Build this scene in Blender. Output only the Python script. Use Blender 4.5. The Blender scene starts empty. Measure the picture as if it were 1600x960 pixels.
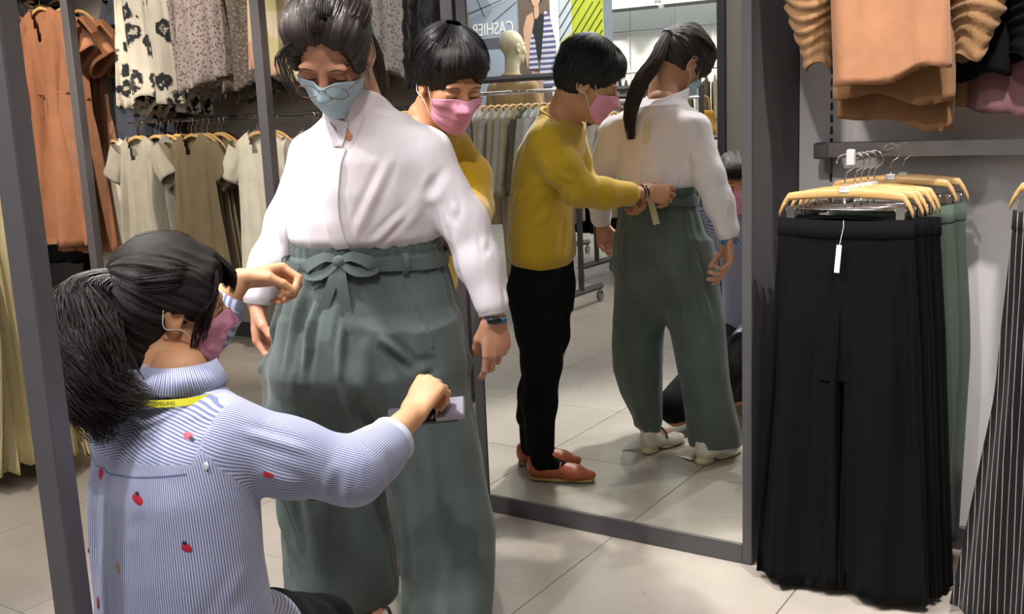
import bpy, math, random
import numpy as np
from mathutils import Vector, Matrix
import openvdb
random.seed(7)
SC = bpy.context.scene
COL = SC.collection
PI = math.pi

# ---------------------------------------------------------------- camera
cam_data = bpy.data.cameras.new('camera')
cam_data.sensor_width = 36.0
cam_data.lens = 36.636
cam_data.clip_start = 0.05
cam_data.clip_end = 100
camera = bpy.data.objects.new('camera', cam_data)
COL.objects.link(camera)
_yaw, _pitch, _roll = 0.583599, 0.183492, -0.042858
_w = Vector((-math.sin(_yaw) * math.cos(_pitch), math.cos(_yaw) * math.cos(_pitch), -math.sin(_pitch)))
_r = Vector((math.cos(_yaw), math.sin(_yaw), 0))
_u = _r.cross(_w)
_r2 = _r * math.cos(_roll) + _u * math.sin(_roll)
_u2 = _u * math.cos(_roll) - _r * math.sin(_roll)
camera.matrix_world = Matrix(((_r2.x, _u2.x, -_w.x, 0), (_r2.y, _u2.y, -_w.y, 0), (_r2.z, _u2.z, -_w.z, 1.30), (0, 0, 0, 1)))
SC.camera = camera

# ---------------------------------------------------------------- view, world
SC.view_settings.view_transform = 'Standard'
SC.view_settings.look = 'None'
SC.view_settings.gamma = 1.0
SC.view_settings.use_curve_mapping = False
SC.view_settings.exposure = 0.30
world = bpy.data.worlds.new('world')
SC.world = world
world.use_nodes = True
world.node_tree.nodes['Background'].inputs[0].default_value = (0.80, 0.84, 1.0, 1)
world.node_tree.nodes['Background'].inputs[1].default_value = 0.10
SC.cycles.max_bounces = 8
SC.cycles.diffuse_bounces = 4
SC.cycles.glossy_bounces = 4
SC.cycles.use_denoising = True
SC.cycles.sample_clamp_indirect = 6.0

# ---------------------------------------------------------------- lights of the shop and added fill
CEIL = 3.0
def area_light(x, y, sx, sy, power, col=(1, .95, .9), z=CEIL - .03):  # added soft fill standing in for diffuse room light, no fixture
    d = bpy.data.lights.new('added_fill', 'AREA')
    d.shape = 'RECTANGLE'; d.size = sx; d.size_y = sy; d.energy = power; d.color = col
    o = bpy.data.objects.new('added_fill', d); COL.objects.link(o)
    o.location = (x, y, z)
    return o
SPOT_HEADS = []
SPOT_N = ['the customer', 'the mustard sweater', 'the space right of the group', 'the kneeling assistant', 'the black trousers', 'the pinstripe trousers', 'the grey wall right of the trousers', 'the orange dresses', 'the lower row dresses', 'the black ruched dresses', 'the cream skirts', 'the floor before the posts', 'the cardigan rack', 'the mannequin', 'the cashier wall', 'the pale shirt rack',
          'the far left of the white wall', 'the left middle of the white wall', 'the right middle of the white wall', 'the right end of the white wall', 'the far floor, first', 'the far floor, second', 'the far floor, third', 'the far floor, fourth']
def spot(x, y, tx, ty, tz, power, angle=50, col=(1, .93, .85), blend=.5, size=.035, z=CEIL - .16):
    d = bpy.data.lights.new('spot_lamp', 'SPOT')
    d.energy = power; d.spot_size = math.radians(angle); d.spot_blend = blend; d.color = col; d.shadow_soft_size = size
    o = bpy.data.objects.new('spot_lamp', d); COL.objects.link(o)
    o.location = (x, y, z)
    dirv = Vector((tx - x, ty - y, tz - z)).normalized()
    o.rotation_euler = dirv.to_track_quat('-Z', 'Y').to_euler()
    SPOT_HEADS.append((x, y, z, dirv))
    return o
area_light(-2.4, -.1, 5.0, 4.0, 62, (.90, .92, 1))
area_light(-4.5, -6.5, 8.0, 9.0, 300, (1, .98, .94))
spot(-2.0, 1.35, -1.62, 1.85, .8, 190, 56, (1, .95, .92))       # key over the customer
spot(-2.7, .6, -1.9, 2.1, .8, 90, 50, (1, .93, .86))
spot(-.6, .7, -1.3, 2.2, .5, 75, 58, (1, .94, .88))            # right of the group
spot(-1.5, .3, -1.5, 1.3, .6, 105, 50, (.95, .95, 1))         # kneeling assistant
spot(-1.4, 1.45, -.7, 2.7, 1.2, 75, 50, (1, .92, .84))         # trouser rack, tan tops
spot(0, 1.2, -.05, 3.05, .9, 45, 55, (1, .93, .86))
spot(.0, 1.9, -.30, 3.08, .85, 170, 56, (1, .95, .92))
spot(-5.4, 2.2, -5.8, 4.0, 1.2, 170, 52, (1, .88, .74))        # orange dresses
spot(-4.2, 2.2, -4.7, 4.1, 1.1, 150, 56, (1, .92, .80))        # tops
spot(-2.9, 2.8, -3.4, 4.1, 1.3, 70, 50, (1, .93, .85))
spot(-3.0, 1.0, -3.7, 2.2, .5, 110, 55, (1, .90, .74))         # cream skirts
spot(-2.5, 1.5, -2.7, 3.6, 0, 40, 60, (1, .95, .9))
spot(-3.2, -1.7, -3.9, -.5, .8, 90, 60, (1, .93, .84))
spot(-3.3, -2.6, -4.1, -1.1, 1.4, 70, 50, (1, .93, .84))
spot(-5.4, -3.2, -6.2, -5.0, 1.8, 140, 60, (1, .96, .9))
spot(-2.6, -1.2, -3.3, -2.6, 1.0, 70, 60, (1, .93, .84))
for _x in (-7.9, -7.0, -6.1, -5.2):
    spot(_x, -7.2, _x + .02, -7.95, 1.4, 70, 60, (1, .95, .88))
for _x, _y in ((-7.6, -11.0), (-8.6, -12.2), (-7.1, -9.8), (-9.4, -10.4)):
    spot(_x, _y, _x + .3, _y + .6, 0, 60, 70, (1, .95, .88))

# ---------------------------------------------------------------- materials
def new_mat(name):
    m = bpy.data.materials.new(name); m.use_nodes = True
    nt = m.node_tree
    return m, nt, nt.nodes['Principled BSDF']
def N(nt, typ, **kw):
    n = nt.nodes.new(typ)
    for k, v in kw.items():
        if k.startswith('i_'):
            n.inputs[k[2:].replace('_', ' ')].default_value = v
        else:
            setattr(n, k, v)
    return n
def c4(c): return (c[0], c[1], c[2], 1)
def srgb(h):
    v = [int(h[i:i + 2], 16) / 255 for i in (0, 2, 4)]
    return tuple((a / 12.92 if a < .04045 else ((a + .055) / 1.055) ** 2.4) for a in v)
def plain(name, col, rough=.5, metal=0, spec=.5, emit=None, bump=0, scale=60, **kw):
    m, nt, b = new_mat(name)
    b.inputs['Base Color'].default_value = c4(col)
    b.inputs['Roughness'].default_value = rough
    b.inputs['Metallic'].default_value = metal
    b.inputs['Specular IOR Level'].default_value = spec
    if emit:
        b.inputs['Emission Color'].default_value = c4(col); b.inputs['Emission Strength'].default_value = emit
    tc = N(nt, 'ShaderNodeTexCoord')
    nz = N(nt, 'ShaderNodeTexNoise', i_Scale=scale, i_Detail=3.0)
    nt.links.new(tc.outputs['Object'], nz.inputs['Vector'])
    mr = N(nt, 'ShaderNodeMapRange'); mr.inputs['To Min'].default_value = max(0, rough - .06); mr.inputs['To Max'].default_value = min(1, rough + .06)
    nt.links.new(nz.outputs['Fac'], mr.inputs['Value']); nt.links.new(mr.outputs['Result'], b.inputs['Roughness'])
    if bump:
        bp = N(nt, 'ShaderNodeBump', i_Strength=bump, i_Distance=.002)
        nt.links.new(nz.outputs['Fac'], bp.inputs['Height']); nt.links.new(bp.outputs['Normal'], b.inputs['Normal'])
    return m
def ramp(nt, stops, interp='LINEAR'):
    r = N(nt, 'ShaderNodeValToRGB'); r.color_ramp.interpolation = interp
    e = r.color_ramp.elements
    while len(e) < len(stops): e.new(.5)
    for i, (p, c) in enumerate(stops): e[i].position = p; e[i].color = c4(c)
    return r
def cloth(name, col, col2=None, pattern=None, rough=.85, sheen=.15, var=.06, wrinkle=.25, sss=0, transl=0, pscale=1.0, uv=False, crease=.35):
    """woven cloth: colour, optional print, fine weave and soft wrinkle relief"""
    m, nt, b = new_mat(name)
    L = nt.links.new
    tc = N(nt, 'ShaderNodeTexCoord'); src = tc.outputs['UV' if uv else 'Object']
    obj = tc.outputs['Object']
    nz = N(nt, 'ShaderNodeTexNoise', i_Scale=9.0, i_Detail=4.0); L(obj, nz.inputs['Vector'])
    dark = tuple(max(0, x * (1 - var * 2)) for x in col); lite = tuple(min(1, x * (1 + var)) for x in col)
    rp = ramp(nt, [(.3, dark), (.7, lite)]); L(nz.outputs['Fac'], rp.inputs['Fac'])
    out = rp.outputs['Color']
    if pattern:
        mx = N(nt, 'ShaderNodeMix', data_type='RGBA'); L(out, mx.inputs['A']); mx.inputs['B'].default_value = c4(col2)
        fac = None
        if pattern == 'stripe' or pattern == 'pinstripe':
            sp = N(nt, 'ShaderNodeSeparateXYZ'); L(src, sp.inputs['Vector'])
            mu = N(nt, 'ShaderNodeMath', operation='MULTIPLY'); L(sp.outputs['X'], mu.inputs[0]); mu.inputs[1].default_value = pscale
            fr = N(nt, 'ShaderNodeMath', operation='FRACT'); L(mu.outputs[0], fr.inputs[0])
            gt = N(nt, 'ShaderNodeMath', operation='LESS_THAN'); L(fr.outputs[0], gt.inputs[0]); gt.inputs[1].default_value = .5 if pattern == 'stripe' else .13
            fac = gt.outputs[0]
        elif pattern == 'hstripe':
            sp = N(nt, 'ShaderNodeSeparateXYZ'); L(src, sp.inputs['Vector'])
            mu = N(nt, 'ShaderNodeMath', operation='MULTIPLY'); L(sp.outputs['Z'], mu.inputs[0]); mu.inputs[1].default_value = pscale
            fr = N(nt, 'ShaderNodeMath', operation='FRACT'); L(mu.outputs[0], fr.inputs[0])
            gt = N(nt, 'ShaderNodeMath', operation='LESS_THAN'); L(fr.outputs[0], gt.inputs[0]); gt.inputs[1].default_value = .5
            fac = gt.outputs[0]
        elif pattern == 'floral':
            v = N(nt, 'ShaderNodeTexVoronoi', i_Scale=11 * pscale, i_Randomness=1.0); 
            n2 = N(nt, 'ShaderNodeTexNoise', i_Scale=30 * pscale, i_Detail=4.0); L(obj, n2.inputs['Vector'])
            ad = N(nt, 'ShaderNodeMix', data_type='RGBA'); ad.inputs['Factor'].default_value = .07; L(obj, ad.inputs['A']); L(n2.outputs['Color'], ad.inputs['B'])
            L(ad.outputs['Result'], v.inputs['Vector'])
            r1 = ramp(nt, [(.10, (.25, .25, .25)), (.16, (1, 1, 1)), (.36, (1, 1, 1)), (.42, (0, 0, 0))]); L(v.outputs['Distance'], r1.inputs['Fac'])
            r2 = ramp(nt, [(.34, (0, 0, 0)), (.40, (1, 1, 1))]); L(n2.outputs['Fac'], r2.inputs['Fac'])
            ml = N(nt, 'ShaderNodeMath', operation='MULTIPLY'); L(r1.outputs['Color'], ml.inputs[0]); L(r2.outputs['Color'], ml.inputs[1])
            fac = ml.outputs[0]
        elif pattern == 'ditsy':
            v = N(nt, 'ShaderNodeTexVoronoi', i_Scale=70 * pscale); L(obj, v.inputs['Vector'])
            r1 = ramp(nt, [(.25, (1, 1, 1)), (.45, (0, 0, 0))]); L(v.outputs['Distance'], r1.inputs['Fac'])
            fac = r1.outputs['Color']
        elif pattern == 'patch':
            n2 = N(nt, 'ShaderNodeTexVoronoi', i_Scale=5.5 * pscale, i_Randomness=1.0); n2.distance = 'CHEBYCHEV'; L(obj, n2.inputs['Vector'])
            r1 = ramp(nt, [(0, col), (.3, col2), (.55, (.55, .28, .20)), (.75, (.45, .40, .16))], 'CONSTANT')
            sp = N(nt, 'ShaderNodeSeparateColor'); L(n2.outputs['Color'], sp.inputs['Color']); L(sp.outputs[0], r1.inputs['Fac'])
            mx.inputs['Factor'].default_value = .75; L(r1.outputs['Color'], mx.inputs['B'])
        if fac is not None: L(fac, mx.inputs['Factor'])
        out = mx.outputs['Result']
    L(out, b.inputs['Base Color'])
    b.inputs['Roughness'].default_value = rough
    b.inputs['Specular IOR Level'].default_value = .25 if max(col) > .02 else .12
    b.inputs['Sheen Weight'].default_value = sheen
    if sss:
        b.inputs['Subsurface Weight'].default_value = sss; b.inputs['Subsurface Scale'].default_value = .02
    weave = N(nt, 'ShaderNodeTexNoise', i_Scale=420.0, i_Detail=1.0); L(obj, weave.inputs['Vector'])
    mp = N(nt, 'ShaderNodeMapping'); mp.inputs['Scale'].default_value = (1, 1, .35); L(obj, mp.inputs['Vector'])
    wr = N(nt, 'ShaderNodeTexNoise', i_Scale=16.0, i_Detail=4.0, i_Distortion=.6); L(mp.outputs['Vector'], wr.inputs['Vector'])
    b1 = N(nt, 'ShaderNodeBump', i_Strength=.25, i_Distance=.0006); L(weave.outputs['Fac'], b1.inputs['Height'])
    b2 = N(nt, 'ShaderNodeBump', i_Strength=wrinkle, i_Distance=.02); L(wr.outputs['Fac'], b2.inputs['Height']); L(b1.outputs['Normal'], b2.inputs['Normal'])
    L(b2.outputs['Normal'], b.inputs['Normal'])
    return m

# ---------------------------------------------------------------- object helpers
def me_from(name, V, F, mat=None, smooth=True, uv=None):
    me = bpy.data.meshes.new(name)
    V = np.asarray(V, dtype=np.float32)
    if isinstance(F, np.ndarray) and F.ndim == 2:
        k = F.shape[1]; n = len(F)
        me.vertices.add(len(V)); me.vertices.foreach_set('co', V.ravel())
        me.loops.add(n * k); me.loops.foreach_set('vertex_index', F.astype(np.int32).ravel())
        me.polygons.add(n); me.polygons.foreach_set('loop_start', np.arange(0, n * k, k, dtype=np.int32))
        me.polygons.foreach_set('loop_total', np.full(n, k, dtype=np.int32))
        if uv is not None:
            l = me.uv_layers.new(name='UVMap'); l.data.foreach_set('uv', np.asarray(uv, np.float32)[F.ravel()].ravel())
        me.update(calc_edges=True); me.validate()
    else:
        me.from_pydata([tuple(v) for v in V], [], [tuple(f) for f in F]); me.update()
    if smooth: me.polygons.foreach_set('use_smooth', [True] * len(me.polygons))
    if mat is not None: me.materials.append(mat)
    return me
def link(name, me, parent=None, loc=None, rot=None):
    o = bpy.data.objects.new(name, me); COL.objects.link(o)
    if parent is not None: o.parent = parent
    if loc is not None: o.location = loc
    if rot is not None: o.rotation_euler = rot
    return o
def tag(o, label=None, cat=None, group=None, kind=None):
    if label: o['label'] = label
    if cat: o['category'] = cat
    if group: o['group'] = group
    if kind: o['kind'] = kind
    return o
def thing(name, label, cat, loc=(0, 0, 0), rotz=0, group=None):
    o = bpy.data.objects.new(name, None); COL.objects.link(o)
    o.location = loc; o.rotation_euler = (0, 0, rotz); o.empty_display_size = .1
    return tag(o, label, cat, group)
def dup(root, loc, rot=(0, 0, 0), label=None, group=None, scale=None):
    r = root.copy(); COL.objects.link(r); r.location = loc; r.rotation_euler = rot
    if scale: r.scale = scale
    if label: r['label'] = label
    if group: r['group'] = group
    for ch in list(root.children):
        c = ch.copy(); COL.objects.link(c); c.parent = r
        for g in list(ch.children):
            d = g.copy(); COL.objects.link(d); d.parent = c
    return r
class MB:
    """collects boxes, tubes and lathes into one mesh"""
    def __init__(s): s.V = []; s.F = []
    def add(s, V, F):
        o = len(s.V); s.V.extend([tuple(map(float, v)) for v in V]); s.F.extend([tuple(int(i) + o for i in f) for f in F]); return s
    def box(s, lo, hi, bev=0, M=None):
        (x0, y0, z0), (x1, y1, z1) = lo, hi
        b = min(bev, (x1 - x0) / 2.01, (y1 - y0) / 2.01, (z1 - z0) / 2.01)
        if b <= 0:
            V = [(x, y, z) for z in (z0, z1) for y in (y0, y1) for x in (x0, x1)]
            F = [(0, 2, 3, 1), (4, 5, 7, 6), (0, 1, 5, 4), (2, 6, 7, 3), (0, 4, 6, 2), (1, 3, 7, 5)]
        else:
            def ring(z, i):
                a, c, d, e = x0 + i, x1 - i, y0 + i, y1 - i
                k = b * .7 if i == 0 else b * .35
                return [(a + k, d, z), (c - k, d, z), (c, d + k, z), (c, e - k, z), (c - k, e, z), (a + k, e, z), (a, e - k, z), (a, d + k, z)]
            V = ring(z0, b) + ring(z0 + b, 0) + ring(z1 - b, 0) + ring(z1, b)
            F = [tuple(range(7, -1, -1)), tuple(range(24, 32))]
            for r_ in range(3):
                for i in range(8):
                    j = (i + 1) % 8; F.append((r_ * 8 + i, r_ * 8 + j, r_ * 8 + 8 + j, r_ * 8 + 8 + i))
        if M is not None: V = [tuple(M @ Vector(v)) for v in V]
        return s.add(V, F)
    def tube(s, pts, rad, n=8, cap=True, flat=1.0, up=None):
        V, F = tube_vf(pts, rad, n, cap, flat, up); return s.add(V, F)
    def lathe(s, prof, n=20, M=None):
        V = [(r * math.cos(2 * PI * i / n), r * math.sin(2 * PI * i / n), z) for (r, z) in prof for i in range(n)]
        F = [(k * n + i, k * n + (i + 1) % n, (k + 1) * n + (i + 1) % n, (k + 1) * n + i) for k in range(len(prof) - 1) for i in range(n)]
        F.append(tuple(range(n - 1, -1, -1))); F.append(tuple((len(prof) - 1) * n + i for i in range(n)))
        if M is not None: V = [tuple(M @ Vector(v)) for v in V]
        return s.add(V, F)
    def build(s, name, mat, parent=None, smooth=False, loc=None, rot=None):
        me = me_from(name, s.V, s.F, mat, smooth)
        if smooth == 'auto':
            me.polygons.foreach_set('use_smooth', [True] * len(me.polygons)); me.set_sharp_from_angle(angle=math.radians(40))
        return link(name, me, parent, loc, rot)
def tube_vf(pts, rad, n=8, cap=True, flat=1.0, up=None):
    P = [Vector(p) for p in pts]; m = len(P)
    R = rad if hasattr(rad, '__len__') else [rad] * m
    V = []; F = []
    ref = Vector(up) if up is not None else None
    prev = None
    for i, p in enumerate(P):
        t = (P[min(i + 1, m - 1)] - P[max(i - 1, 0)])
        t = t.normalized() if t.length > 1e-9 else Vector((0, 0, 1))
        if ref is not None: a = ref - t * ref.dot(t)
        elif prev is None:
            a = Vector((0, 0, 1)) if abs(t.z) < .9 else Vector((1, 0, 0)); a = a - t * a.dot(t)
        else: a = prev - t * prev.dot(t)
        a.normalize(); prev = a; b = t.cross(a)
        for k in range(n):
            an = 2 * PI * k / n
            V.append(p + a * (math.cos(an) * R[i] * flat) + b * (math.sin(an) * R[i]))
    for i in range(m - 1):
        for k in range(n):
            l = (k + 1) % n; F.append((i * n + k, i * n + l, (i + 1) * n + l, (i + 1) * n + k))
    if cap: F.append(tuple(range(n - 1, -1, -1))); F.append(tuple((m - 1) * n + k for k in range(n)))
    return V, F
def spline(pts, n):
    """Catmull-Rom through the points"""
    P = np.array(pts, float); m = len(P)
    t = np.linspace(0, m - 1, n); i = np.clip(np.floor(t).astype(int), 0, m - 2); f = (t - i)[:, None]
    p0 = P[np.clip(i - 1, 0, m - 1)]; p1 = P[i]; p2 = P[i + 1]; p3 = P[np.clip(i + 2, 0, m - 1)]
    return .5 * ((2 * p1) + (-p0 + p2) * f + (2 * p0 - 5 * p1 + 4 * p2 - p3) * f * f + (-p0 + 3 * p1 - 3 * p2 + p3) * f ** 3)

# ---------------------------------------------------------------- value noise
_rs = np.random.RandomState(11)
_T = _rs.rand(32, 32, 32).astype(np.float32) * 2 - 1
def vnoise(P, scale=1.0, seed=0):
    Q = np.asarray(P, dtype=np.float64) * scale + seed * 7.31 + 100
    I = np.floor(Q).astype(int); f = Q - I; f = f * f * (3 - 2 * f)
    I &= 31; J = (I + 1) & 31
    x, y, z = f[..., 0], f[..., 1], f[..., 2]
    a = _T[I[..., 0], I[..., 1], I[..., 2]] * (1 - x) + _T[J[..., 0], I[..., 1], I[..., 2]] * x
    b = _T[I[..., 0], J[..., 1], I[..., 2]] * (1 - x) + _T[J[..., 0], J[..., 1], I[..., 2]] * x
    c = _T[I[..., 0], I[..., 1], J[..., 2]] * (1 - x) + _T[J[..., 0], I[..., 1], J[..., 2]] * x
    d = _T[I[..., 0], J[..., 1], J[..., 2]] * (1 - x) + _T[J[..., 0], J[..., 1], J[..., 2]] * x
    return (a * (1 - y) + b * y) * (1 - z) + (c * (1 - y) + d * y) * z
# ================================================================ the room
M_WALLR = plain('wall_paint_grey', srgb('dcd9db'), .8, bump=.1)
M_WALLB = plain('wall_paint_taupe', srgb('b3aca0'), .8, bump=.1)
M_WALLW = plain('wall_paint_white', srgb('e6e4e2'), .7)
M_DARK = plain('dark_wall_panel', srgb('3c3a3c'), .7)
M_FRAME = plain('gunmetal_frame', srgb('4f4d50'), .5, .2, bump=.05, scale=200)
M_POST = plain('post_grey_metal', srgb('6d696d'), .42, .25, bump=.05, scale=200)
M_FIN = plain('charcoal_column_panel', srgb('524e50'), .6, .05)
M_CEIL = plain('ceiling_grey', srgb('c8c4c0'), .9)
M_CHROME = plain('chrome', (.75, .75, .76), .14, 1)
M_STEEL = plain('brushed_steel', (.55, .54, .54), .22, 1, scale=4)
M_GROUT = plain('grout', srgb('7d766c'), .9)

def tile_mat():
    m, nt, b = new_mat('porcelain_tile'); L = nt.links.new
    tc = N(nt, 'ShaderNodeTexCoord'); oi = N(nt, 'ShaderNodeObjectInfo')
    ad = N(nt, 'ShaderNodeVectorMath', operation='ADD'); L(tc.outputs['Object'], ad.inputs[0])
    sc = N(nt, 'ShaderNodeVectorMath', operation='SCALE'); L(oi.outputs['Location'], sc.inputs[0]); sc.inputs['Scale'].default_value = 1.0
    L(sc.outputs[0], ad.inputs[1])
    n1 = N(nt, 'ShaderNodeTexNoise', i_Scale=3.0, i_Detail=6.0, i_Roughness=.65); L(ad.outputs[0], n1.inputs['Vector'])
    r = ramp(nt, [(.3, srgb('a69d92')), (.55, srgb('b0a79c')), (.75, srgb('bbb2a7'))]); L(n1.outputs['Fac'], r.inputs['Fac'])
    hs = N(nt, 'ShaderNodeHueSaturation'); mr = N(nt, 'ShaderNodeMapRange'); mr.inputs['To Min'].default_value = .95; mr.inputs['To Max'].default_value = 1.05
    L(oi.outputs['Random'], mr.inputs['Value']); L(mr.outputs['Result'], hs.inputs['Value']); L(r.outputs['Color'], hs.inputs['Color'])
    L(hs.outputs['Color'], b.inputs['Base Color'])
    n2 = N(nt, 'ShaderNodeTexNoise', i_Scale=14.0, i_Detail=3.0); L(ad.outputs[0], n2.inputs['Vector'])
    m2 = N(nt, 'ShaderNodeMapRange'); m2.inputs['To Min'].default_value = .22; m2.inputs['To Max'].default_value = .42
    L(n2.outputs['Fac'], m2.inputs['Value']); L(m2.outputs['Result'], b.inputs['Roughness'])
    b.inputs['Specular IOR Level'].default_value = .4
    return m
M_TILE = tile_mat()
TX, TY, TS = -1.440, 2.083, .604
floor = MB().box((-13, -16, -.08), (3, 6, -.004)).build('floor', M_GROUT); tag(floor, kind='structure')
tile_mb = MB().box((.0015, .0015, -.01), (TS - .0015, TS - .0015, 0), .0012)
tile_me = me_from('tile', tile_mb.V, tile_mb.F, M_TILE, False)
rest = MB()
ix0, ix1 = math.ceil((-13 - TX) / TS), math.floor((3 - TX) / TS)
iy0, iy1 = math.ceil((-16 - TY) / TS), math.floor((6 - TY) / TS)
for ix in range(ix0, ix1):
    for iy in range(iy0, iy1):
        x, y = TX + ix * TS, TY + iy * TS
        direct = y > .4 and -6.4 < x < .6 and y < 5
        mirr = y > -3.2 and -5.4 < x < -.5 and y < 3
        if direct or mirr: link('floor_tile', tile_me, floor, (x, y, 0))
        else: rest.box((x + .0015, y + .0015, -.01), (x + TS - .0015, y + TS - .0015, 0))
tag(rest.build('distant_tiles', M_TILE, floor), kind='stuff')
tag(MB().box((-13, -16, CEIL), (3, 6, CEIL + .1)).build('ceiling', M_CEIL), kind='structure')

# wall behind the trouser rack (right)
wr = MB().box((-.990, 3.08, 0), (3, 3.20, CEIL)).build('wall_right', M_WALLR); tag(wr, kind='structure')
for sx in (-.895, .72):
    s = MB()
    for k in range(80):
        z = .25 + k * .034
        s.box((sx - .003, 3.074, z), (sx + .003, 3.0805, z + .022))
    tag(s.build('slotted_strip', M_DARK, wr), kind='stuff')
tag(MB().box((-.990, 3.065, 0), (3, 3.08, .07), .003).build('baseboard_right', M_FRAME), kind='structure')
# pillar that carries the mirror
pil = MB().box((-1.93, 2.708, 0), (-.992, 3.20, CEIL)).build('wall_mirror_pillar', M_FIN); tag(pil, kind='structure')
# back wall
tag(MB().box((-6.35, 4.42, 0), (-.9, 4.55, CEIL)).build('wall_back', M_WALLB), kind='structure')
tag(MB().box((-6.35, 4.402, 0), (-.9, 4.42, .09), .003).build('baseboard_back', M_DARK), kind='structure')
tag(MB().box((-13, 4.90, 0), (-6.30, 5.05, CEIL)).build('wall_back_recess', M_DARK), kind='structure')
tag(MB().box((-13, 4.56, 0), (-6.36, 4.89, .12), .004).build('trim_recess_plinth', M_DARK), kind='structure')
tag(MB().box((-13.1, -16, 0), (-13, 6, CEIL)).build('wall_left', M_WALLB), kind='structure')
tag(MB().box((3, -16, 0), (3.1, 6, CEIL)).build('wall_far_right', M_WALLB), kind='structure')

# ---- the mirror
M_MIRROR, nt_, b_ = new_mat('mirror_glass')
b_.inputs['Base Color'].default_value = (.86, .89, .86, 1); b_.inputs['Metallic'].default_value = 1; b_.inputs['Roughness'].default_value = 0
mir = thing('wall_mirror', 'tall standing mirror in a grey metal frame on the column', 'mirror', (-1.4485, 2.698, 0))
MB().box((-.4494, -.006, .061), (.4283, -.001, 2.899)).build('glass', M_MIRROR, mir)
MB().box((-.487, -.0105, 0), (-.4496, .008, 2.93), .002).build('frame_upright', M_FRAME, mir)
MB().box((.4285, -.0105, 0), (.4565, .008, 2.93), .002).build('frame_upright', M_FRAME, mir)
MB().box((-.4495, -.0103, .0), (.4284, .008, .06), .002).build('frame_rail', M_FRAME, mir)
MB().box((-.4495, -.0103, 2.9), (.4284, .008, 2.93), .002).build('frame_rail', M_FRAME, mir)

# ---- front post and the fixture posts before the back wall
p = MB().box((-.021, -.0225, 0), (.021, .0225, CEIL), .004).build('display_post', M_POST, None, loc=(-1.524, .941, 0), rot=(0, 0, .33))
tag(p, 'grey metal post closest to the camera, before the kneeling assistant', 'post')
for x, l in ((-5.46, 'grey post crossing the orange dresses'), (-3.94, 'grey post beside the white blouses, behind the customer'),
             (-2.77, 'light grey post between the black ruched dress and the mirror')):
    t = thing('display_post', l, 'post', (x, 3.80, 0), 0, 'posts of the wall fixture')
    MB().box((-.032, -.025, 0), (.032, .025, CEIL), .003).build('post_tube', M_POST, t)
    MB().box((-.05, -.05, 0), (.05, .05, .012), .003).build('foot_plate', M_FRAME, t)

# ---- rails
M_RAIL = plain('satin_rail', (.30, .29, .29), .25, .9)
t = thing('wall_rail', 'flat steel rail above the hanging trousers', 'rail', (0, 3.0, 1.160))
MB().box((-.915, -.008, -.022), (1.2, .008, .022), .002).build('bar', M_STEEL, t)
for bx in (-.900, .72):
    MB().box((bx - .02, -.012, -.024), (bx + .02, .08, .02), .003).build('bracket', M_RAIL, t)
    MB().box((bx - .008, .06, -.07), (bx + .008, .08, -.02), .002).build('bracket_hook', M_RAIL, t)
for nm, z, lab, x0, x1 in (('wall_rail', 1.345, 'dark rail over the grey and taupe dresses', -5.42, -2.3), ('wall_rail', 2.34, 'high rail holding the floral dresses', -6.3, -2.3)):
    t = thing(nm, lab, 'rail', (0, 4.18, z), 0, 'rails of the back wall')
    MB().tube([(x0, 0, 0), (x1, 0, 0)], .013, 8).build('bar', M_RAIL, t, smooth='auto')
    for bx in (x0 + .03, -4.0, x1 - .05):
        MB().box((bx - .008, 0, -.015), (bx + .008, .24, .015), .002).build('bracket', M_RAIL, t)
t = thing('wall_rail', 'high rail over the tan tops', 'rail', (0, 3.0, 2.02))
MB().box((-.915, -.008, -.022), (1.2, .008, .022), .002).build('bar', M_STEEL, t)
MB().box((-.92, -.012, -.024), (-.88, .08, .02), .003).build('bracket', M_RAIL, t)

# ---- ceiling spots
M_LAMPB = plain('lamp_black', (.05, .05, .05), .4)
M_LAMPW = plain('lamp_white', (.7, .7, .7), .5)
M_BULB = plain('lamp_bulb', (1, .93, .8), .5, emit=12)
_cyl = MB().lathe([(.045, -.04), (.05, .0), (.05, .12), (.03, .135)], 16)
_bul = MB().lathe([(.040, -.0415), (.034, -.043)], 16)
me_h = me_from('housing', _cyl.V, _cyl.F, M_LAMPW, True); me_b = me_from('bulb', _bul.V, _bul.F, M_BULB, False)
stem = MB().tube([(0, 0, .05), (0, 0, .16)], .01, 6); me_s = me_from('stem', stem.V, stem.F, M_LAMPW, True)
for i, (x, y, z, dv) in enumerate(SPOT_HEADS):
    t = thing('spot_lamp', 'small white ceiling spotlight aimed at ' + SPOT_N[i], 'lamp', (x, y, z), 0, 'ceiling spotlights')
    q = (-dv).to_track_quat('Z', 'Y').to_euler()
    off = dv * -.062
    h = link('housing', me_h, t, off, q); link('bulb', me_b, h); link('stem', me_s, t)
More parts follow.
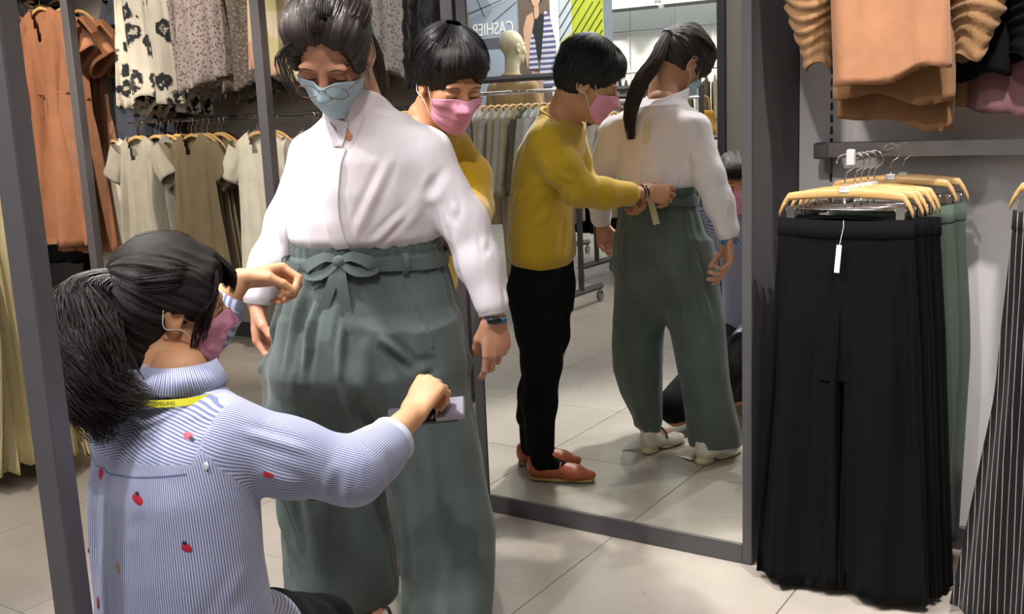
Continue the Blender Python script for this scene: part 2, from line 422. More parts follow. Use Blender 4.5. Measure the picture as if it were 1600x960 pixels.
# ================================================================ smooth bodies: signed distance fields turned into meshes
def v3(p): return np.array(p, dtype=np.float64)
def unit(v): v = v3(v); return v / np.linalg.norm(v)
class Body:
    def __init__(s): s.P = []
    def rc(s, a, b, ra, rb=None, k=.012, mode='u', flat=None):
        """tapered rounded limb from a to b; flat=(axis, factor) squashes it along an axis"""
        a, b = v3(a), v3(b); rb = ra if rb is None else rb
        ab = b - a; L2 = float(ab @ ab) + 1e-12; fx = None
        if flat is not None: fx = (unit(flat[0]), flat[1])
        def fn(X, Y, Z):
            px, py, pz = X - a[0], Y - a[1], Z - a[2]
            t = np.clip((px * ab[0] + py * ab[1] + pz * ab[2]) / L2, 0, 1)
            qx, qy, qz = px - t * ab[0], py - t * ab[1], pz - t * ab[2]
            r = ra + (rb - ra) * t
            if fx is None: return np.sqrt(qx * qx + qy * qy + qz * qz) - r
            n, f = fx; h = qx * n[0] + qy * n[1] + qz * n[2]
            return (np.sqrt(np.maximum(qx * qx + qy * qy + qz * qz - h * h, 0) + (h / f) ** 2) - r) * min(1, f)
        m = max(ra, rb) + k + .006
        s.P.append((fn, np.minimum(a, b) - m, np.maximum(a, b) + m, k, mode)); return s
    def chain(s, pts, rads, k=.012, **kw):
        for i in range(len(pts) - 1): s.rc(pts[i], pts[i + 1], rads[i], rads[i + 1], k, **kw)
        return s
    def ell(s, c, R, rad, k=.012, mode='u'):
        c = v3(c); R = np.eye(3) if R is None else np.asarray(R); r = v3(rad)
        def fn(X, Y, Z):
            x, y, z = X - c[0], Y - c[1], Z - c[2]
            l = [(x * R[0, i] + y * R[1, i] + z * R[2, i]) for i in range(3)]
            k0 = np.sqrt(sum((l[i] / r[i]) ** 2 for i in range(3))); k1 = np.sqrt(sum((l[i] / r[i] ** 2) ** 2 for i in range(3)))
            return k0 * (k0 - 1) / np.maximum(k1, 1e-6)
        m = max(rad) + k + .006
        s.P.append((fn, c - m, c + m, k, mode)); return s
    def loft(s, rows, k=.02, mode='u', fold=None):
        """stacked ellipses: (z, cx, cy, a, b, angle of a in degrees); fold(theta, z) scales the radius"""
        rows = sorted(rows); A = np.array(rows, float)
        zz = np.linspace(A[0, 0], A[-1, 0], 80)
        S = [np.interp(zz, A[:, 0], A[:, j]) for j in range(1, 6)]
        ker = np.array([1, 2, 3, 2, 1.]) / 9
        S = [np.convolve(np.pad(q, 2, mode='edge'), ker, 'valid') for q in S]
        zb, zt = A[0, 0], A[-1, 0]
        def fn(X, Y, Z):
            cx, cy, a, b, an = [np.interp(Z, zz, q) for q in S]
            co, si = np.cos(np.radians(an)), np.sin(np.radians(an))
            x, y = X - cx, Y - cy; u, v = x * co + y * si, -x * si + y * co
            rho = np.sqrt((u / a) ** 2 + (v / b) ** 2) + 1e-6
            if fold is not None: rho = rho / fold(np.arctan2(v / b, u / a), Z)
            g = np.sqrt((u / a ** 2) ** 2 + (v / b ** 2) ** 2) / rho + 1e-6
            d = (rho - 1) / np.minimum(g, 1 / np.minimum(a, b) * 1.0)
            cap = np.maximum(Z - zt, zb - Z)
            return np.where(cap > -.03, np.maximum(d, cap), d)
        m = max(A[:, 3].max(), A[:, 4].max()) * 1.25 + k
        lo = np.array([A[:, 1].min() - m, A[:, 2].min() - m, zb - .02 - k]); hi = np.array([A[:, 1].max() + m, A[:, 2].max() + m, zt + .02 + k])
        s.P.append((fn, lo, hi, k, mode)); return s
    def cut(s, n, p, k=.004):
        """remove everything on the side n of the plane through p"""
        n = unit(n); p = v3(p)
        fn = lambda X, Y, Z: -((X - p[0]) * n[0] + (Y - p[1]) * n[1] + (Z - p[2]) * n[2])
        s.P.append((fn, np.full(3, -99.), np.full(3, 99.), k, 'd')); return s
    def bounds(s):
        lo = np.min([p[1] for p in s.P if p[4] == 'u'], 0); hi = np.max([p[2] for p in s.P if p[4] == 'u'], 0); return lo, hi
    def mesh(s, h, lo=None, hi=None):
        l0, h0 = s.bounds(); lo = l0 - 2 * h if lo is None else np.maximum(v3(lo), l0 - 2 * h); hi = h0 + 2 * h if hi is None else np.minimum(v3(hi), h0 + 2 * h)
        n = np.ceil((hi - lo) / h).astype(int) + 1
        ax = [(lo[i] + h * np.arange(n[i])).astype(np.float32) for i in range(3)]
        val = np.full(n, .2, np.float32)
        for fn, a, b, k, mode in s.P:
            i0 = np.clip(np.floor((a - lo) / h).astype(int), 0, n); i1 = np.clip(np.ceil((b - lo) / h).astype(int) + 1, 0, n)
            if (i1 <= i0).any(): continue
            sl = tuple(slice(i0[i], i1[i]) for i in range(3))
            X = ax[0][sl[0]][:, None, None]; Y = ax[1][sl[1]][None, :, None]; Z = ax[2][sl[2]][None, None, :]
            d = fn(X, Y, Z).astype(np.float32); old = val[sl]
            if mode == 'u':
                e = np.maximum(k - np.abs(old - d), 0) / k; val[sl] = np.minimum(old, d) - e * e * k * .25
            else:
                d = -d; e = np.maximum(k - np.abs(old - d), 0) / k; val[sl] = np.maximum(old, d) + e * e * k * .25
        g = openvdb.FloatGrid(background=.2); g.copyFromArray(val)
        V, Q = g.convertToQuads(isovalue=0.0)
        return V.astype(np.float64) * h + lo, Q[:, ::-1].astype(np.int64)
def vnormals(V, Q):
    a, b, c, d = (V[Q[:, i]] for i in range(4)); fn = np.cross(c - a, d - b); Nn = np.zeros_like(V)
    for i in range(4): np.add.at(Nn, Q[:, i], fn)
    return Nn / np.maximum(np.linalg.norm(Nn, axis=1), 1e-12)[:, None]
def outward(V, Q):
    a, b, c, d = (V[Q[:, i]] for i in range(4)); fn = np.cross(c - a, d - b)
    vol = (fn * (a + b + c + d)).sum()
    return Q if vol > 0 else Q[:, ::-1]
def mesh_body(B, h, **kw):
    V, Q = B.mesh(h, **kw); return V, outward(V, Q)
def join(parts):
    Vs, Qs, o = [], [], 0
    for V, Q in parts: Vs.append(V); Qs.append(Q + o); o += len(V)
    return np.concatenate(Vs), np.concatenate(Qs)
def seg_dist(P, a, b):
    a, b = v3(a), v3(b); ab = b - a; t = np.clip((P - a) @ ab / (ab @ ab), 0, 1); q = P - a - t[:, None] * ab
    return np.linalg.norm(q, axis=1), t
def crease(V, Nn, lines):
    """lines: (point a, point b, width, height) raised or sunk folds"""
    D = np.zeros(len(V))
    for a, b, w, hgt in lines:
        d, t = seg_dist(V, a, b); D += hgt * np.exp(-(d / w) ** 2) * np.sin(np.clip(t * .9 + .05, 0, 1) * PI) ** .5
        D -= hgt * .5 * np.exp(-((d - 1.9 * w) / (w * .8)) ** 2) * (np.sin(np.clip(t, 0, 1) * PI))
    return V + Nn * D[:, None]
def wrinkle(V, Nn, amp, scale, axis=None, stretch=3.0, seed=0):
    """soft noise folds, drawn out along an axis"""
    P = V.copy()
    if axis is not None:
        ax = unit(axis); P = P - ((P @ ax) * (1 - 1 / stretch))[:, None] * ax
    D = vnoise(P, scale, seed) + .5 * vnoise(P, scale * 2.1, seed + 3)
    return V + Nn * (amp * D)[:, None]

# ---- head in its own frame: x to the person's left, y forward, z up
def frame(fwd, up=(0, 0, 1), roll=0):
    f = unit(fwd); l = unit(np.cross(up, f)); u = np.cross(f, l)
    c, s = math.cos(roll), math.sin(roll)
    l, u = l * c + u * s, u * c - l * s
    return np.stack([l, f, u], 1)
def fwd_pitch(h, pitch):
    h = unit((h[0], h[1], 0)); return h * math.cos(pitch) + v3((0, 0, -math.sin(pitch)))
class Head:
    def __init__(s, c, R, sc=1.0): s.c = v3(c); s.R = R; s.s = sc
    def w(s, p): return s.c + s.R @ (v3(p) * s.s)
    def loc(s, V): return ((V - s.c) @ s.R) / s.s
def add_head(B, H):
    E = lambda c, r, k=.012, mode='u': B.ell(H.w(c), H.R, v3(r) * H.s, k, mode)
    E((0, -.012, .032), (.074, .093, .088)); E((0, .030, -.030), (.060, .060, .085), .03); E((0, .036, -.075), (.047, .047, .038), .025)
    E((0, .070, -.096), (.022, .019, .017), .02)
    for s in (-1, 1):
        E((s * .042, .056, -.022), (.022, .024, .022), .02); E((s * .028, .080, .021), (.024, .011, .008), .012)
        E((s * .032, .098, .001), (.017, .014, .012), .012, 'd')
        E((s * .032, .0735, -.001), (.0165, .0145, .0120), .003)
        E((s * .013, .100, -.036), (.009, .010, .008), .006)
        E((s * .073, -.006, -.010), (.010, .019, .031), .006); E((s * .081, -.002, -.010), (.006, .011, .018), .005, 'd')
        E((s * .073, -.002, -.036), (.006, .010, .010), .006)
    B.rc(H.w((0, .086, .012)), H.w((0, .110, -.030)), .008 * H.s, .0125 * H.s, .008)
    E((0, .090, -.060), (.024, .009, .006), .005); E((0, .089, -.069), (.020, .009, .006), .004)
def bvh_of(V, Q):
    from mathutils.bvhtree import BVHTree
    return BVHTree.FromPolygons([tuple(v) for v in V], [tuple(int(i) for i in q) for q in Q])
def hit(bvh, o, d, default=None):
    r = bvh.ray_cast(Vector(o), Vector(d)); return np.array(r[0]) if r[0] is not None else default
def face_pt(bvh, H, x, z, off=.0):
    p = hit(bvh, H.w((x, .25, z)), -H.R[:, 1])
    if p is None: p = H.w((x, .08, z))
    return p + H.R[:, 1] * off
def stroke(bvh, H, pts, w, mat, name, parent, off=.001, flat=.5, n=10):
    P = spline([(x, z, 0) for x, z in pts], n); P3 = [face_pt(bvh, H, a, b, off) for a, b, _ in P]
    ww = [w * (.35 + .65 * math.sin(min(1, (i + .5) / n) * PI) ** .6) for i in range(n)]
    MB().tube(P3, ww, 6, True, flat, up=H.R[:, 1]).build(name, mat, parent, smooth=True)
def face_mask(bvh, H, mat, loop_mat, parent, label=None, open_side=0):
    nu, nv = 41, 25; Rr = np.zeros((nv, nu)); dirs = np.zeros((nv, nu, 3)); org = np.zeros((nv, nu, 3))
    for j in range(nv):
        v = j / (nv - 1)
        for i in range(nu):
            u = i / (nu - 1) * 2 - 1; ph = u * math.radians(66)
            z = (-.004 - .020 * u * u) * (1 - v) + v * (-.112 + .034 * u * u)
            o = v3((0, .015, z)); d = v3((math.sin(ph), math.cos(ph), 0)); org[j, i] = o; dirs[j, i] = d
            p = hit(bvh, H.w(o + d * .3), -(H.R @ d), None)
            Rr[j, i] = .06 if p is None else np.linalg.norm((H.loc(p[None])[0] - o)[:2])
            if v > .80: Rr[j, i] = max(Rr[j, i], Rr[int(.80 * nv), i] * (1 - .28 * (v - .80) / .2))
    hard = Rr.copy()
    for it in range(22):
        S = np.pad(Rr, 1, mode='edge'); Rr = (S[1:-1, :-2] + S[1:-1, 2:] + S[:-2, 1:-1] + S[2:, 1:-1] + 2 * Rr) / 6
        Rr = np.maximum(Rr, hard + .0015)
    vs = np.linspace(0, 1, nv)[:, None]; us = np.linspace(-1, 1, nu)[None]
    pleat = .0022 * ((vs * 3.6) % 1.0) * np.clip((1 - np.abs(us)) * 5, 0, 1) * ((vs > .1) & (vs < .92))
    Rr = Rr + .0035 + pleat + .0015 * np.sin(us * 3 + vs * 4)
    P = org + dirs * Rr[..., None]
    W = np.array([[H.w(P[j, i]) for i in range(nu)] for j in range(nv)]).reshape(-1, 3)
    i, j = np.meshgrid(np.arange(nu - 1), np.arange(nv - 1)); F = np.stack([j * nu + i, j * nu + i + 1, (j + 1) * nu + i + 1, (j + 1) * nu + i], -1).reshape(-1, 4)
    m = link('face_mask', me_from('face_mask', W, F[:, ::-1], mat), parent); tag(m, label)
    so = m.modifiers.new('thick', 'SOLIDIFY'); so.thickness = .0012
    for s, col in ((1, nu - 1), (-1, 0)):
        for top, jj in ((1, 1), (0, nv - 2)):
            a = W[jj * nu + col]; ear = H.w((s * .080, -.022, .014 if top else -.034)); mid = H.w((s * .078, .012, .016 if top else -.038))
            MB().tube(spline([a, mid, ear, H.w((s * .080, -.026, -.006))], 14), .0013, 5).build('ear_loop', loop_mat, m, smooth=True)
    return m

# ---- hair
def strands(name, guides, mat, parent, n, rad, thick=.0011, wav=.004, seed=0, k=12, taper=.2, sides=3, label=None):
    """many fine locks along guide lines; guides: list of (points, list of cross radii)"""
    rs = np.random.RandomState(seed); allV, allF, o = [], [], 0
    for g, (pts, rads) in enumerate(guides):
        G = spline(pts, k); Rg = np.interp(np.linspace(0, 1, k), np.linspace(0, 1, len(rads)), rads)
        T = np.gradient(G, axis=0); T /= np.linalg.norm(T, axis=1)[:, None]
        up = np.array([.13, .31, .94]); A = np.cross(T, up); A /= np.linalg.norm(A, axis=1)[:, None]; Bv = np.cross(T, A)
        for q in range(n):
            a, r = rs.rand() * 2 * PI, math.sqrt(rs.rand()); ln = 1 - taper * rs.rand() * (1.0 if r > .3 else .6)
            ph = rs.rand(4) * 6.28; t = np.linspace(0, 1, k)
            aa = a + .5 * np.sin(t * 3 + ph[0]) * .5
            C_ = G + (A * np.cos(aa)[:, None] + Bv * np.sin(aa)[:, None]) * (Rg * r)[:, None]
            C_ = C_ + wav * t[:, None] * np.stack([np.sin(t * 9 + ph[1]), np.sin(t * 8 + ph[2]), .5 * np.sin(t * 10 + ph[3])], 1)
            m = max(4, int(k * ln)); C_ = C_[:m]
            th = thick * (1 - .75 * (np.arange(m) / (m - 1)) ** 2) * (.7 + .6 * rs.rand())
            an = np.arange(sides) * 2 * PI / sides
            V = C_[:, None] + th[:, None, None] * (A[:m, None] * np.cos(an)[None, :, None] + Bv[:m, None] * np.sin(an)[None, :, None])
            allV.append(V.reshape(-1, 3))
            i, s_ = np.meshgrid(np.arange(m - 1), np.arange(sides), indexing='ij'); l = (s_ + 1) % sides
            allF.append(np.stack([i * sides + s_, i * sides + l, (i + 1) * sides + l, (i + 1) * sides + s_], -1).reshape(-1, 4) + o); o += m * sides
    ob = link(name, me_from(name, np.concatenate(allV), np.concatenate(allF), mat), parent)
    return tag(ob, label)
def hair_cap(name, H, B, h, mat, parent, pole, axis, amp=.002, K=26, label=None, seed=0):
    """hair shell with combed grooves running towards the pole"""
    V, Q = mesh_body(B, h); Nn = vnormals(V, Q); P = H.loc(V)
    ax = unit(axis); q = P - v3(pole); al = q @ ax; e1 = unit(np.cross(ax, (0.3, .2, .9))); e2 = np.cross(ax, e1)
    an = np.arctan2(q @ e2, q @ e1); dist = np.linalg.norm(q, axis=1)
    X = np.stack([np.cos(an) * K / 6, np.sin(an) * K / 6, dist * 5], 1)
    D = vnoise(X, 1.6, seed) + .7 * vnoise(X, 4.0, seed + 1) + .3 * vnoise(X, 9, seed + 2)
    D = D * np.clip(np.linalg.norm(q - al[:, None] * ax, axis=1) / .05, 0, 1)
    V = V + Nn * (amp * D)[:, None]
    uv = np.stack([an / (2 * PI) * 10, dist * 2], 1)
    ob = link(name, me_from(name, V, Q, mat, uv=uv), parent); return tag(ob, label)

# ---- hands
def add_hand(B, wr, d, n, side, curls, sc=1.0, thumb=(.5, .2, .3, .3), spread=.10, k=.003):
    """wr: wrist, d: towards the knuckles, n: out of the back of the hand, side 'l'/'r'; curls: per finger (mcp, pip, dip) radians"""
    d = unit(d); n = unit(v3(n) - (v3(n) @ d) * d); t = np.cross(n, d) * (1 if side == 'r' else -1); wr = v3(wr)
    offs = (.026, .008, -.010, -.026); lens = (.086, .088, .082, .074); rad = (.0088, .0090, .0085, .0075)
    ph = ((.041, .025, .020), (.045, .028, .021), (.041, .026, .020), (.032, .020, .018))
    B.rc(wr + d * .012 * sc, wr + d * .055 * sc, .024 * sc, .033 * sc, .01, flat=(n, .45))
    ends = []
    for i in range(4):
        b0 = wr + (d * .008 + t * offs[i] * .55) * sc; kn = wr + (d * lens[i] + t * offs[i] + n * (.002 - abs(i - 1) * .0015)) * sc
        B.rc(b0, kn, .0115 * sc, rad[i] * 1.12 * sc, .010)
        a = 0; p = kn; sp = t * spread * (offs[i] / .026)
        for j in range(3):
            a += curls[i][j]; dd = unit(d * math.cos(a) - n * math.sin(a) + sp * math.cos(a)); q = p + dd * ph[i][j] * sc
            B.rc(p, q, rad[i] * (1.0, .92, .86)[j] * sc, rad[i] * (.92, .86, .72)[j] * sc, k); p = q
        ends.append(p)
    a0, a1, a2, a3 = thumb
    p = wr + (d * .018 + t * .020 - n * .006) * sc
    dirs = unit(d * math.cos(a0) + t * math.sin(a0) - n * a1); q = p + dirs * .040 * sc
    B.rc(p, q, .0135 * sc, .0115 * sc, .012)
    bend = unit(d * math.cos(a0 - a2) + t * math.sin(a0 - a2) - n * (a1 + a2 * .7)); r_ = q + bend * .031 * sc
    B.rc(q, r_, .0108 * sc, .0095 * sc, .004)
    bend2 = unit(d * math.cos(a0 - a2 - a3) + t * math.sin(a0 - a2 - a3) - n * (a1 + a2 * .7 + a3 * .4)); e = r_ + bend2 * .025 * sc
    B.rc(r_, e, .0096 * sc, .0075 * sc, .003)
    return ends, e
def tube_mesh(name, pts, rads, mat, parent, n=14, flat=1.0, up=None, label=None, k=None):
    P = spline(pts, k or len(pts) * 4); R = np.interp(np.linspace(0, 1, len(P)), np.linspace(0, 1, len(rads)), rads)
    o = MB().tube(P, list(R), n, True, flat, up).build(name, mat, parent, smooth=True); return tag(o, label)
def ribbon(name, pts, ups, w, th, mat, parent, label=None, ends=True):
    """flat band of width w along a line; ups are the face normals"""
    P = [v3(p) for p in pts]; V, F = [], []
    for i, p in enumerate(P):
        t = unit(P[min(i + 1, len(P) - 1)] - P[max(i - 1, 0)]); u = ups[i] if isinstance(ups, list) else ups; u = v3(u); u = unit(u - (u @ t) * t); s = np.cross(t, u)
        ww = w[i] if hasattr(w, '__len__') else w
        V += [p + s * ww / 2 - u * th / 2, p - s * ww / 2 - u * th / 2, p - s * ww / 2 + u * th / 2, p + s * ww / 2 + u * th / 2]
    for i in range(len(P) - 1):
        for k in range(4): F.append((i * 4 + k, i * 4 + (k + 1) % 4, (i + 1) * 4 + (k + 1) % 4, (i + 1) * 4 + k))
    F += [(3, 2, 1, 0), tuple((len(P) - 1) * 4 + k for k in range(4))]
    me = me_from(name, V, F, mat); me.set_sharp_from_angle(angle=math.radians(50)); o = link(name, me, parent); return tag(o, label)
def drape_ribbon(name, bvh, pts, look, w, th, mat, parent, off=.002, label=None, n=16):
    """band laid on a surface: the points are dropped onto it along the direction look"""
    look = unit(look); P = spline(pts, n); Q, Nn = [], []
    for p in P:
        r = bvh.ray_cast(Vector(p - look * .3), Vector(look))
        if r[0] is None: Q.append(v3(p)); Nn.append(-look)
        else: Q.append(v3(r[0]) - look * off); Nn.append(v3(r[1]) if v3(r[1]) @ look < 0 else -v3(r[1]))
    Nn = [unit(sum(Nn[max(0, i - 1):i + 2])) for i in range(len(Nn))]
    return ribbon(name, Q, Nn, w, th, mat, parent, label)

def text_mesh(curve, parent):
    t = bpy.data.objects.new('lettering', curve); COL.objects.link(t); bpy.context.view_layer.update()
    me = bpy.data.meshes.new_from_object(t.evaluated_get(bpy.context.evaluated_depsgraph_get())); bpy.data.objects.remove(t)
    if not me.materials: me.materials.append(curve.materials[0])
    return link('lettering', me, parent)
# ================================================================ garments and hangers
def sheet(L, hw, ht, A=.012, seed=0, n=64, rows=34, neck=None, hem=0, freq=1.0, x0=None, sh=.07, flat=2.4, tuck=True, y0=None, wav=0):
    """hanging cloth body: closed flattened rings from the shoulders down to the hem.
    hw / ht: (fraction, value) tables of half width / half thickness; neck = (half width, depth) opening at the front"""
    rs = np.random.RandomState(seed)
    t = np.concatenate([np.linspace(0, sh / L, 7)[:-1], np.linspace(sh / L, 1, rows)])
    W = np.interp(t, [a for a, _ in hw], [b for _, b in hw]); T = np.interp(t, [a for a, _ in ht], [b for _, b in ht])
    X0 = np.interp(t, [a for a, _ in x0], [b for _, b in x0]) if x0 else np.zeros_like(t)
    Y0 = np.interp(t, [a for a, _ in y0], [b for _, b in y0]) if y0 else np.zeros_like(t)
    th = np.linspace(0, 2 * PI, n, endpoint=False)
    c, s = np.cos(th), np.sin(th)
    cx = np.sign(c) * np.abs(c) ** (2 / flat); sy = np.sign(s) * np.abs(s) ** (2 / flat)
    ph = rs.rand(6) * 6.28; fr = rs.uniform(.7, 1.4, 6) * np.array([2.2, 3.1, 4.3, 5.7, 7.3, 9.1]) * freq
    V = []
    amp = A * np.clip((t - .04) * 2.4, 0, 1) ** .8
    for i in range(len(t)):
        f = sum(np.sin(fr[k] * cx * 3.0 + ph[k] + t[i] * (1.2 + k * .4) * (1 if k % 2 else -1)) / (1 + k * .4) for k in range(6))
        f2 = sum(np.sin(fr[k] * cx * 3.0 + ph[5 - k] + 2 * s + t[i] * (1 + k * .3)) / (1 + k * .4) for k in range(6))
        off = np.where(s > 0, f2, f) * amp[i]
        x = X0[i] + cx * W[i] * (1 + wav * np.sin(t[i] * 9 + ph[0]) * .5) + .25 * off * c
        y = Y0[i] + sy * T[i] + off
        z = -t[i] * L + (hem * (np.sin(cx * 2.3 + ph[1]) + .5 * np.sin(cx * 5 + ph[2])) * (t[i] ** 6) if hem else 0) + np.zeros(n)
        V.append(np.stack([x, y, z], 1))
    if tuck:
        last = V[-1]; cen = last.mean(0)
        for k, up in ((.93, .0), (.9, .05)):
            q = cen + (last - cen) * np.array([k if ht[-1][1] > .02 else .97, k, 1]); q[:, 2] = last[:, 2] + up; V.append(q)
    R = len(V); V = np.concatenate(V)
    i, k = np.meshgrid(np.arange(R - 1), np.arange(n), indexing='ij'); l = (k + 1) % n
    F = np.stack([i * n + k, (i + 1) * n + k, (i + 1) * n + l, i * n + l], -1).reshape(-1, 4)
    if neck:
        c_ = V[F].mean(1); a = c_[:, 0] / neck[0]
        kill = (c_[:, 1] < 0) & (-c_[:, 2] < neck[1] * (1 - np.abs(a)) + 0) & (np.abs(a) < 1)
        kill |= (c_[:, 1] >= 0) & (-c_[:, 2] < .012) & (np.abs(a) < 1)
        F = F[~kill]
    return V, F[:, ::-1]
def sleeve_vf(side, sx, sz, length, r0, r1, seed=0, droop=.55, puff=0, n=18, rows=12, ruche=0):
    rs = np.random.RandomState(seed + 50)
    d = np.array([side * math.cos(droop * PI / 2), 0, -math.sin(droop * PI / 2)])
    e = np.array([side * math.sin(droop * PI / 2), 0, math.cos(droop * PI / 2)]) 
    V = []; p = rs.rand(4) * 6
    for i in range(rows + 2):
        t = min(i, rows - 1) / (rows - 1); th = np.linspace(0, 2 * PI, n, endpoint=False)
        r = r0 + (r1 - r0) * t + puff * math.sin(t * PI) + ruche * math.sin(t * 38 + p[0])
        if i >= rows: r *= .88
        tt = t if i < rows else (1 - .12 * (i - rows))
        c = np.array([side * sx, 0, sz]) + d * tt * length
        rr = r * (1 + (.10 + .5 * ruche / .01 * .2) * np.sin(3 * th + p[1] + t * 2) + .06 * np.sin(5 * th + p[2] - t * 4))
        V.append(c[None] + np.outer(np.cos(th) * rr, e) + np.outer(np.sin(th) * rr * .55, [0, 1, 0]))
    V = np.concatenate(V); R = rows + 2
    i, k = np.meshgrid(np.arange(R - 1), np.arange(n), indexing='ij'); l = (k + 1) % n
    return V, np.stack([i * n + k, i * n + l, (i + 1) * n + l, (i + 1) * n + k], -1).reshape(-1, 4)
M_BUTTON = plain('button', srgb('2c2622'), .4)
def garment(name, label, cat, mat, L, hw, ht=((0, .012), (.2, .022), (1, .04)), A=.012, seed=0, neck=(.07, .09), sleeves=None, group=None, tie=None, placket=None, tag_=None, **kw):
    t = thing(name, label, cat, (0, 0, 0), 0, group)
    V, F = sheet(L, hw, ht, A, seed, neck=neck, **kw)
    link('body', me_from('body', V, F, mat), t)
    if sleeves:
        for s in (-1, 1):
            V, F = sleeve_vf(s, seed=seed + s, **sleeves); link('sleeve', me_from('sleeve', V, F, mat), t)
    if tie is not None:                                        # gathered waist cord with two ends
        z = -tie * L; w = np.interp(tie, [a for a, _ in hw], [b for _, b in hw]); d = np.interp(tie, [a for a, _ in ht], [b for _, b in ht])
        m = MB()
        m.tube([(w * 1.0 * math.cos(a), (d + .006) * math.sin(a), z + .004 * math.sin(5 * a)) for a in np.linspace(0, 2 * PI, 25)], .006, 6)
        m.tube(spline([(.02, -d - .012, z), (.03, -d - .02, z - .08), (.02, -d - .02, z - .17)], 8), .004, 5)
        m.tube(spline([(.0, -d - .012, z), (-.02, -d - .02, z - .07), (-.015, -d - .02, z - .14)], 8), .004, 5)
        m.build('waist_cord', mat, t, smooth=True)
    if placket:
        m = MB()
        for k in range(placket): m.lathe([(0.001, 0), (.007, .001), (.007, .003), (.001, .004)], 8, Matrix.Translation((.0, -.035, -.14 - k * .1)) @ Matrix.Rotation(PI / 2, 4, 'X'))
        m.build('buttons', M_BUTTON, t)
    return t

# ---- hangers
M_WOOD = None
def wood_mat(name, a, b2):
    m, nt, b = new_mat(name); L = nt.links.new
    tc = N(nt, 'ShaderNodeTexCoord'); mp = N(nt, 'ShaderNodeMapping'); mp.inputs['Scale'].default_value = (4, 40, 40)
    L(tc.outputs['Object'], mp.inputs['Vector']); n = N(nt, 'ShaderNodeTexNoise', i_Scale=3.0, i_Detail=5.0, i_Distortion=1.0); L(mp.outputs['Vector'], n.inputs['Vector'])
    r = ramp(nt, [(.3, a), (.7, b2)]); L(n.outputs['Fac'], r.inputs['Fac']); L(r.outputs['Color'], b.inputs['Base Color'])
    b.inputs['Roughness'].default_value = .32
    return m
M_WOOD = wood_mat('pale_lacquered_wood', srgb('c79a5c'), srgb('dfba80'))
M_WOODD = wood_mat('brown_lacquered_wood', srgb('6b4228'), srgb('84543a'))
def hook_pts(h=.095, r=.022):
    pts = [(0, 0, 0), (0, 0, h - 2 * r - .012)]
    for a in np.linspace(-PI * .42, PI * 1.0, 12): pts.append((r * math.cos(a) + .0, 0, h - r + r * math.sin(a)))
    return pts
def bar_vf(w, th, rise=.035, drop=.05, n=26, hgt=.020):
    """bowed wooden arm, rounded rectangle section; middle at z=0"""
    xs = np.linspace(-1, 1, n); V = []
    for u in xs:
        z = rise * (1 - abs(u) ** 1.7) - rise - (drop * max(0, abs(u) - .86) / .14 * .8)
        x = w * u * (1 - .02 * max(0, abs(u) - .9) * 10)
        k = .72 + .28 * math.cos(u * PI / 2); hh = hgt * k; tt = th * (1 + .0 * u)
        for (a, b) in ((-.5, -.8), (.5, -.8), (1, -.4), (1, .4), (.5, .8), (-.5, .8), (-1, .4), (-1, -.4)): V.append((x, a * tt, z + b * hh * .6))
    F = [(i * 8 + k, i * 8 + (k + 1) % 8, (i + 1) * 8 + (k + 1) % 8, (i + 1) * 8 + k) for i in range(n - 1) for k in range(8)]
    F += [tuple(range(7, -1, -1)), tuple((n - 1) * 8 + k for k in range(8))]
    return V, F
def make_hanger(name, label, wood, w=.19, rise=.05, drop=.0, group=None, th=.008, hgt=.024):
    t = thing(name, label, 'hanger', (0, 0, 0), 0, group)
    V, F = bar_vf(w, th, rise, drop, hgt=hgt); link('arm', me_from('arm', V, F, wood), t)
    MB().tube(hook_pts(), .0017, 6).build('hook', M_CHROME, t, smooth=True)
    return t
def make_clip_hanger(label, group):
    t = make_hanger('clip_hanger', label, M_WOOD, .168, .014, .05, group, .007, .026)
    m = MB(); m.tube([(-.15, 0, -.042), (.15, 0, -.042)], .0028, 6).tube([(0, 0, -.02), (0, 0, -.042)], .002, 6); m.build('clip_bar', M_CHROME, t, smooth=True)
    for x in (-.135, .135):
        c = MB(); c.box((x - .011, -.008, -.068), (x + .011, -.003, -.034), .002).box((x - .011, .003, -.068), (x + .011, .008, -.034), .002).tube([(x - .012, 0, -.043), (x + .012, 0, -.043)], .006, 8)
        c.build('clip', M_CHROME, t)
    MB().box((-.012, -.009, .0), (.012, .009, .016), .002).build('size_marker', plain('marker_plastic', (.75, .75, .73), .3), t)
    return t
CLOTH = {}
def C(name, *a, **k):
    if name not in CLOTH: CLOTH[name] = cloth(name, *a, **k)
    return CLOTH[name]
def colour(h, f=1.0): return tuple(x * f for x in srgb(h))

